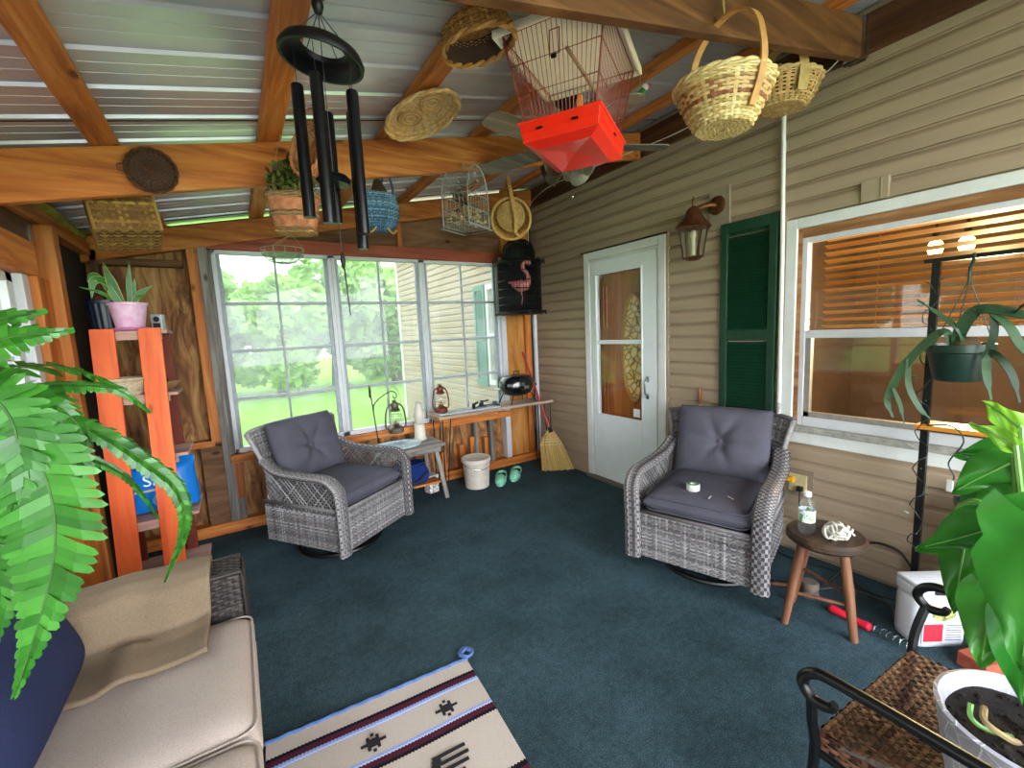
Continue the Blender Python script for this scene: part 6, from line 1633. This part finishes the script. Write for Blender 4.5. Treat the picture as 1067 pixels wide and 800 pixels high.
brightl = m_leaf('bright_new_leaf', ['86c23c', '9cd24c'], .28, .4, 12)
stem_m = m_plain('green_stem', '6a9a48', .45)
def heart_leaf(parent, base, tip, width, droop=.15, m=None, side=None, fold=.25, curl=.0, stem_from=None, lobes=0):
    """heart-shaped blade from petiole end to tip with a folded midrib; stem is its child"""
    base, tip = V(base), V(tip); L = (tip - base).length; d = (tip - base).normalized()
    sd = V(side).normalized() if side is not None else d.cross(V((0, 0, 1))).normalized()
    sd = (sd - d * sd.dot(d)).normalized(); nrm = sd.cross(d).normalized()
    if nrm.z < 0: nrm = -nrm
    nu, nv = 14, 16
    def P(u, v):
        a = 2 * u - 1
        f = v
        prof = (math.sin(PI * min(1, (f * .93 + .07)) ** .62)) ** .8 * (1 - .25 * f)
        if lobes: prof *= 1 - .22 * (math.sin(f * PI * lobes) ** 8) * (abs(a) > .5)
        back = -.16 * L * abs(a) ** 1.2 * (1 - f) ** 2
        p = base + d * (L * f + back) + sd * (a * width * .5 * prof)
        p += nrm * (fold * abs(a) * width * .5 * prof - droop * L * f * f + curl * math.sin(PI * f) * L * .1 + .012 * math.sin(9 * f + 3 * a) * abs(a))
        return p
    b = MB(); b.grid(P, nu, nv); o = b.build('leaf', m or glossy, parent, smooth=True, auto=False)
    if stem_from is not None:
        s0 = V(stem_from); mid = (s0 + base) / 2 + V((0, 0, .06))
        b = MB(); b.tube(bez(s0, s0.lerp(mid, .6) + V((0, 0, .03)), mid, base, 10) + [P(.5, .03) , ], .0042, 6); b.build('petiole', stem_m, o, smooth=True)
    b = MB(); b.tube([P(.5, i / 10) + nrm * .0006 for i in range(10)], [.0028 - .0002 * i for i in range(10)], 5); b.build('midrib', stem_m, o, smooth=True)
    return o
C = V((1.268, .105, .428))
def L_(base, tip, width, **k):
    return heart_leaf(pt, V(base) - C, V(tip) - C, width, stem_from=k.pop('stem', (0.0, 0.0, .15)), **k)
def sd(b, t):
    d = (V(t) - V(b)).normalized(); return d.cross(V((.96, .2, .2))).normalized()
for base, tip, w_, kw in (
    ((1.12, .148, 1.245), (1.13, .198, 1.284), .042, dict(m=brightl, fold=.2, droop=.05)),
    ((1.12, .152, 1.212), (1.12, .210, 1.243), .034, dict(m=brightl, fold=.25, droop=-.05)),
    ((1.09, .120, 1.105), (1.10, .268, .965), .105, dict(fold=.12, droop=-.12, lobes=2)),
    ((1.08, .112, 1.10), (1.09, .118, .835), .165, dict(fold=.10, droop=.08, lobes=2)),
    ((1.20, .215, 1.00), (1.20, .225, .835), .085, dict(fold=.2, droop=.1)),
    ((1.16, .165, .915), (1.16, .175, .765), .105, dict(fold=.2, droop=.1)),
    ((1.17, .120, .90), (1.15, .115, .715), .12, dict(fold=.2, droop=.1)),
    ((1.22, .165, 1.16), (1.22, .245, 1.08), .085, dict(fold=.2, droop=.1)),
    ((1.24, .160, 1.17), (1.24, .250, 1.155), .075, dict(fold=.2, droop=.1)),
    ((1.24, .140, 1.10), (1.24, .225, 1.03), .10, dict(fold=.2, droop=.1)),
    ((1.25, .175, 1.10), (1.26, .235, .98), .10, dict(fold=.2, droop=.1)),
    ((1.22, .110, 1.17), (1.24, .02, 1.10), .12, dict(fold=.2, droop=.1)),
    ((1.20, .090, 1.06), (1.22, -.03, .92), .16, dict(fold=.2, droop=.1)),
    ((1.30, .130, 1.12), (1.45, .10, 1.04), .14, dict(fold=.2, droop=.15)),
    ((1.32, .05, 1.00), (1.42, -.08, .90), .15, dict(fold=.2, droop=.15)),
    ((1.34, .14, .95), (1.46, .20, .82), .14, dict(fold=.2, droop=.15))):
    L_(base, tip, w_, side=sd(base, tip), **kw)
for k, pts in enumerate(([(0.01, 0, .15), (-.05, .02, .35), (-.10, .06, .55), (-.11, .085, .655), (-.11, .115, .64), (-.11, .12, .60), (-.11, .10, .585)], [(.02, .01, .15), (-.02, .03, .40), (-.09, .04, .60), (-.12, .045, .70), (-.13, .05, .76)], [(-.02, .03, .155), (-.06, .06, .17), (-.075, .08, .19), (-.06, .085, .21)])):
    MB().tube(smooth_path(pts, 6), .0048, 6).build('vine', stem_m, pt, smooth=True)
MB().tube(smooth_path([(-.02, .02, .15), (-.075, .03, .185), (-.08, .06, .20), (-.03, .07, .195)], 5), .006, 6).build('dry_stem', m_plain('tan_dry_stem', '9a8458', .8), pt, smooth=True)
b = MB(); b.grid(lambda u, v: V((-.05 + .1 * u - .02 * v, -.02 + .16 * v, .008 + .012 * math.sin(5 * u + 3 * v))), 10, 10)
tag(b.build('plastic_bag', m_glass('cloudy_plastic_film', (.75, .7, .68), 1.4, .2, .25, (.7, .66, .64)), smooth=True, loc=(1.16, .235, .432)), 'crumpled clear plastic bag lying on the woven seat beside the crackle pot', 'bag')

# ------------------------------------------------------------------ boston fern at the left edge
fn = thing('boston_fern', 'large bright green fern in a hanging pot at the left edge of the view', 'fern', (-.43, .98, 1.26))
fp = m_plain('white_hanging_pot', 'd4d2ce', .4)
MB().lathe([(0, 0), (.07, 0), (.10, .11), (.108, .115), (.108, .13), (.098, .13), (.09, .10), (0, .10)], 30, cap=False).build('pot', fp, fn, smooth=True)
for k in range(3):
    t = 2*PI*k/3 + .9; MB().tube([(.105*math.cos(t), .105*math.sin(t), .125), (0, .03, .80)], .0018, 5).build('hanger_wire', M['chrome'], fn)
MB().tube([(0, .03, .80), (0, .04, roofz(-.43) - .236 - 1.26)], .003, 5).build('hook', M['chrome'], fn)
fern_m = m_leaf('fern_green', ['1f5412', '2f701c', '468a2c', '276216'], .32, .2, 25)
rach = m_plain('fern_midrib', '35551c', .6)
def fern_frond(pts, Lw, n=30, up=(0, -1, .3), hang=.25, wtip=.25, roll=0):
    P = smooth_path([V(p) - V((-.43, .98, 1.26)) for p in pts], 8); k = len(P)
    cum = [0]
    for i in range(1, k): cum.append(cum[-1] + (P[i] - P[i-1]).length)
    T = cum[-1]
    def at(s):
        s *= T
        for i in range(1, k):
            if cum[i] >= s: 
                f = (s - cum[i-1]) / max(1e-9, cum[i] - cum[i-1]); return P[i-1].lerp(P[i], f), (P[i] - P[i-1]).normalized()
        return P[-1], (P[-1] - P[-2]).normalized()
    b = MB(); U = V(up)
    n = int(n * 1.12)
    for j in range(n):
        s = .06 + .93 * j / (n - 1); p, d = at(s)
        w_ = Lw * (math.sin(PI * min(1, (s * .86 + .10))) ** .6) * (1 - (1 - wtip) * max(0, s - .6) / .4)
        side = d.cross(U).normalized(); nn = side.cross(d).normalized()
        for sg in (-1, 1):
            dr = (side * sg + d * .32 + nn * (.10 + .12 * math.sin(j * 2.1 + sg)) + V((0, 0, -hang))).normalized()
            q = d * (T / n * .60)
            a = p + dr * w_ * .02
            b.add([a - q * .9, a + q * .9, a + dr * w_ * .55 + q * 1.0 + nn * .004, a + dr * w_ * .92 + q * .8, a + dr * w_ * 1.03 + q * .25 - nn * .002, a + dr * w_ * .93 - q * .5, a + dr * w_ * .5 - q * .85 + nn * .004],
                  [(0, 1, 2, 6), (6, 2, 3, 5), (5, 3, 4)])
    o = b.build('frond', fern_m, fn, smooth=False)
    MB().tube(P, [.0028 * (1 - .7 * i / k) for i in range(k)], 5).build('midrib', rach, o, smooth=True)
K = (-.42, .98, 1.38)
view = (-.2, -1, .25)
fern_frond([K, (-.36, .95, 1.42), (-.29, .93, 1.47), (-.215, .95, 1.482)], .055, 22, (.1, -.8, .8))
fern_frond([K, (-.36, .97, 1.45), (-.30, .97, 1.50), (-.255, 1.0, 1.515)], .05, 18, (.1, -.8, .8))
fern_frond([(-.41, 1.0, 1.36), (-.327, 1.0, 1.385), (-.253, 1.0, 1.397), (-.184, 1.0, 1.382), (-.143, 1.0, 1.335)], .024, 30, (.0, -.5, 1), .5)
fern_frond([(-.41, 1.0, 1.36), (-.331, 1.02, 1.36), (-.287, 1.02, 1.351), (-.221, 1.02, 1.311), (-.164, 1.02, 1.244), (-.122, 1.02, 1.179), (-.120, 1.02, 1.10), (-.161, 1.02, 1.005)], .025, 50, (.3, -.6, .8), .3)
fern_frond([(-.41, .97, 1.37), (-.297, .90, 1.385), (-.255, .87, 1.31), (-.245, .86, 1.21), (-.265, .86, 1.11), (-.315, .86, .97)], .062, 34, view, .05, .2)
fern_frond([(-.41, .97, 1.37), (-.31, .90, 1.40), (-.275, .88, 1.36), (-.275, .87, 1.29), (-.30, .87, 1.20)], .05, 24, view, .1)
fern_frond([(-.42, .98, 1.37), (-.304, 1.0, 1.345), (-.262, .99, 1.31), (-.243, .98, 1.25), (-.262, .97, 1.185)], .038, 26, view, .15)
fern_frond([(-.42, .96, 1.37), (-.37, .94, 1.36), (-.345, .93, 1.2), (-.335, .93, 1.10), (-.36, .93, 1.0)], .05, 26, view, .1)
fern_frond([(-.41, 1.0, 1.37), (-.341, 1.05, 1.345), (-.269, 1.05, 1.28), (-.199, 1.05, 1.215), (-.16, 1.05, 1.12)], .013, 36, (.3, -.6, .8), .3)
fern_frond([(-.42, 1.0, 1.37), (-.38, 1.12, 1.42), (-.30, 1.22, 1.42), (-.22, 1.28, 1.36)], .05, 24, (0, -.4, 1))
fern_frond([(-.43, .96, 1.37), (-.50, .85, 1.42), (-.55, .75, 1.36), (-.56, .68, 1.24)], .055, 24, (0, -.4, 1))
fern_frond([(-.44, .98, 1.37), (-.54, 1.02, 1.42), (-.62, 1.05, 1.36), (-.64, 1.06, 1.22)], .055, 24, (0, -.4, 1))
fern_frond([(-.42, .97, 1.37), (-.36, .88, 1.44), (-.33, .82, 1.42), (-.31, .77, 1.34)], .045, 22, (.2, -.6, .8))
fern_frond([(-.42, .97, 1.37), (-.33, .96, 1.36), (-.285, .95, 1.39), (-.24, .95, 1.36), (-.215, .95, 1.30)], .04, 22, (.1, -.6, .8))

# ------------------------------------------------------------------ things on the ladder shelf
ZL = 1.545
ppt = thing('variegated_plant', 'yellow-edged snake plant in a pink pot on top of the orange ladder shelf', 'potted plant', (-.475, 3.16, ZL + .001))
pinkm = m_plain('pink_ceramic', 'd89ac0', .4, var=.1, scale=25, col2='e6c4d8')
MB().lathe([(0, 0), (.074, 0), (.082, .004), (.086, .014), (.078, .016), (0, .014)], 30).build('saucer', m_plain('pink_saucer', 'd07ab0', .4), ppt, smooth=True)
MB().lathe([(0, .012), (.058, .012), (.062, .018), (.083, .135), (.088, .137), (.088, .15), (.080, .15), (.076, .13), (0, .125)], 32, cap=False).build('pot', pinkm, ppt, smooth=True)
MB().lathe([(0, .128), (.078, .127)], 20).build('soil', m_plain('shelf_soil', '1c140e', .95), ppt)
vg = m_leaf('snake_plant_green', ['2f6a24', '3f8a30', '2a5a20'], .4, .2, 40); ve = m_leaf('yellow_leaf_edge', ['b8c048', 'd0cc60'], .4, .2)
def blade(pts, w):
    pts = smooth_path(pts, 5); k = len(pts); ws = [w * (.55 + .45 * math.sin(PI * (.15 + .6 * i / (k - 1)))) * min(1, (k - 1 - i) / 5 + .08) for i in range(k)]
    nm = lambda i: V((.25, -1, .15))
    b = MB(); b.ribbon(pts, nm, [q * .84 for q in ws], .003); o = b.build('leaf', vg, ppt, smooth=True)
    b = MB(); b.ribbon([p + V((0, .001, 0)) for p in pts], nm, ws, .002); b.build('leaf_margin', ve, o, smooth=True)
for pts, w in (([(-.02, 0, .13), (-.05, .0, .25), (-.075, 0, .37)], .045), ([(.01, 0, .13), (.02, 0, .26), (.035, 0, .38)], .026), ([(.02, -.01, .13), (.06, -.01, .20), (.125, -.01, .25)], .032), ([(.0, .02, .13), (.03, .02, .22), (.045, .02, .29)], .026),
               ([(-.02, -.02, .13), (-.05, -.03, .20), (-.055, -.03, .25)], .034), ([(-.03, 0, .13), (-.06, 0, .25), (-.12, 0, .27), (-.14, 0, .18)], .04), ([(-.03, 0, .13), (-.09, 0, .20), (-.18, -.01, .235)], .018), ([(.02, -.02, .13), (.05, -.02, .18), (.10, -.03, .20)], .026), ([(-.04, .01, .13), (-.09, .01, .27), (-.125, .01, .30), (-.15, .0, .26)], .026)):
    blade(pts, w)
dpb = thing('dark_blue_planter', 'dark blue ribbed planter behind the pink pot on the orange ladder shelf', 'planter', (-.575, 3.23, ZL + .001))
b = MB(); b.grid(lambda u, v: V(((.072 + .012 * v + .002 * math.sin(2*PI*u*18)) * math.cos(2*PI*u), (.072 + .012 * v + .002 * math.sin(2*PI*u*18)) * math.sin(2*PI*u), .155 * v)), 144, 2, closed_u=True); b.lathe([(0, .001), (.07, .001)], 20)
b.build('pot', m_plain('dark_blue_plastic', '141c2c', .4), dpb, smooth=True)
MB().lathe([(.084, .15), (.090, .153), (.090, .166), (.08, .166), (.078, .14), (0, .135)], 30, cap=False).build('rim', m_plain('dark_blue_rim', '1a2436', .4), dpb, smooth=True)
cam_o = thing('small_silver_radio', 'small silver and black gadget standing at the right end of the ladder shelf top', 'gadget', (-.36, 3.22, ZL + .001), -.3)
MB().cbox((0, 0, .045), (.055, .04, .09), bev=.005).build('case', m_plain('silver_plastic', 'a4a8ac', .35, .3), cam_o)
MB().lathe([(0, -.0215), (.014, -.0215), (.016, -.02), (0, -.018)], 18, m=Matrix.Rotation(PI/2, 3, 'X').transposed() if False else Matrix(((1, 0, 0), (0, 0, 1), (0, 1, 0))), c=(0, 0, .062)).build('lens', M['black_matte'], cam_o)
MB().cbox((0, -.0205, .028), (.035, .003, .026)).build('dark_window', M['black_matte'], cam_o)
# second shelf: nested baskets with pine cones
zs = 1.195
cob = thing('coiled_basket', 'pale coiled straw basket on the second board of the ladder shelf', 'basket', (-.53, 3.14, zs + .001))
b = MB()
for k in range(9): b.tube(circle((0, 0, 0), .070 + .005 * k, 36, .006 + .0105 * k), .0065, 6, closed=True)
b.lathe([(0, .003), (.07, .003)], 24); b.build('coils', m_rnd('pale_straw_coil', ['b9a080', 'cdb698', 'dcc8ac'], .8, 60), cob, smooth=True)
wbw = thing('wooden_bowl', 'shallow tan bowl of pine cones on the second board of the ladder shelf', 'bowl', (-.385, 3.17, zs + .001))
MB().lathe([(0, .0), (.04, 0), (.07, .025), (.092, .055), (.088, .058), (.065, .03), (0, .012)], 30, cap=False).build('bowl', m_wood('tan_bowl_wood', ['7a5636', '9c7850', 'b48e62'], 'x', 6, 4, rough=.5, knots=False), wbw, smooth=True)
pcm = m_rnd('pine_cone_scale', ['2c1c12', '4a3220', '6a4c34'], .8)
for i, (x, y) in enumerate(((-.03, 0), (.025, .015), (.0, -.03))):
    pc = thing('pine_cone', 'small brown pine cone in the tan bowl on the ladder shelf', 'pine cone', (-.385 + x, 3.17 + y, zs + .030 + .010 * (i == 2)), i * 1.3, 'pine cones in the tan bowl')
    b = MB()
    for k in range(34):
        a = k * 2.4; f = k / 33; r = .020 * math.sin(PI * (.18 + .75 * f)); p = V((0, 0, .008 + .045 * f)); d = V((math.cos(a), math.sin(a), .5)).normalized(); e_ = d.cross(V((0, 0, 1))).normalized()
        b.add([p, p + d * r * .7 + e_ * .008, p + d * r * 1.15, p + d * r * .7 - e_ * .008], [(0, 1, 2, 3)])
    b.ball((0, 0, .028), (.010, .010, .024), 8); b.build('scales', pcm, pc)
# salt bag on the fourth board
zb_ = .495
sbg = thing('salt_bag', 'bright blue plastic bag of salt lying on the ladder shelf', 'bag', (-.455, 3.195, zb_ + .001), .05)
blu = m_plain('bright_blue_plastic', '1478d0', .3, var=.1, scale=12, bump=.2)
def sack(u, v):
    t = 2*PI*u; e = 3.0; ca, sa = math.cos(t), math.sin(t); q = (abs(ca)**e + abs(sa)**e) ** (-1/e)
    k = 1 - .78 * max(0, v - .75) / .25 if False else 1
    th = .075 * (math.sin(PI * min(1, .12 + .76 * v)) ** .6) * (1 if v < .85 else max(.12, 1 - (v - .85) * 5.5))
    return V((.175 * q * ca * (1 + .03 * math.sin(7 * v)), th * q * sa + .01 * math.sin(6*u*PI + 4*v), .012 + .29 * v))
b = MB(); b.grid(sack, 48, 20, .5, closed_u=True); n = 48
b.add([sack(i / 48, 0) for i in range(48)], [tuple(range(47, -1, -1))]); b.build('sack', blu, sbg, smooth=True)
whl = m_plain('white_print', 'dce8f4', .4, var=.02)
def text(parent, body, size, loc, m, name='lettering'):
    cu = bpy.data.curves.new(name, 'FONT'); cu.body = body; cu.size = size; cu.extrude = .0012; cu.align_x = 'CENTER'; cu.align_y = 'CENTER'
    cu.materials.append(m); tmp = bpy.data.objects.new('lettering_source', cu); COL.objects.link(tmp); dg = bpy.context.evaluated_depsgraph_get(); me = bpy.data.meshes.new_from_object(tmp.evaluated_get(dg)); bpy.data.objects.remove(tmp)
    o = bpy.data.objects.new(name, me); COL.objects.link(o); o.parent = parent; o.location = loc; o.rotation_euler = (PI/2, 0, 0); return o
text(sbg, 'Salt', .09, (-.005, -.088, .205), whl)
MB().cbox((0, -.083, .150), (.24, .004, .012)).build('tan_stripe', m_plain('tan_print', 'c0a890', .4), sbg)
MB().ball((.01, -.075, .085), (.05, .012, .04), 14).build('white_swirl', m_plain('pale_blue_print', '6ab0e8', .4), sbg, smooth=True)
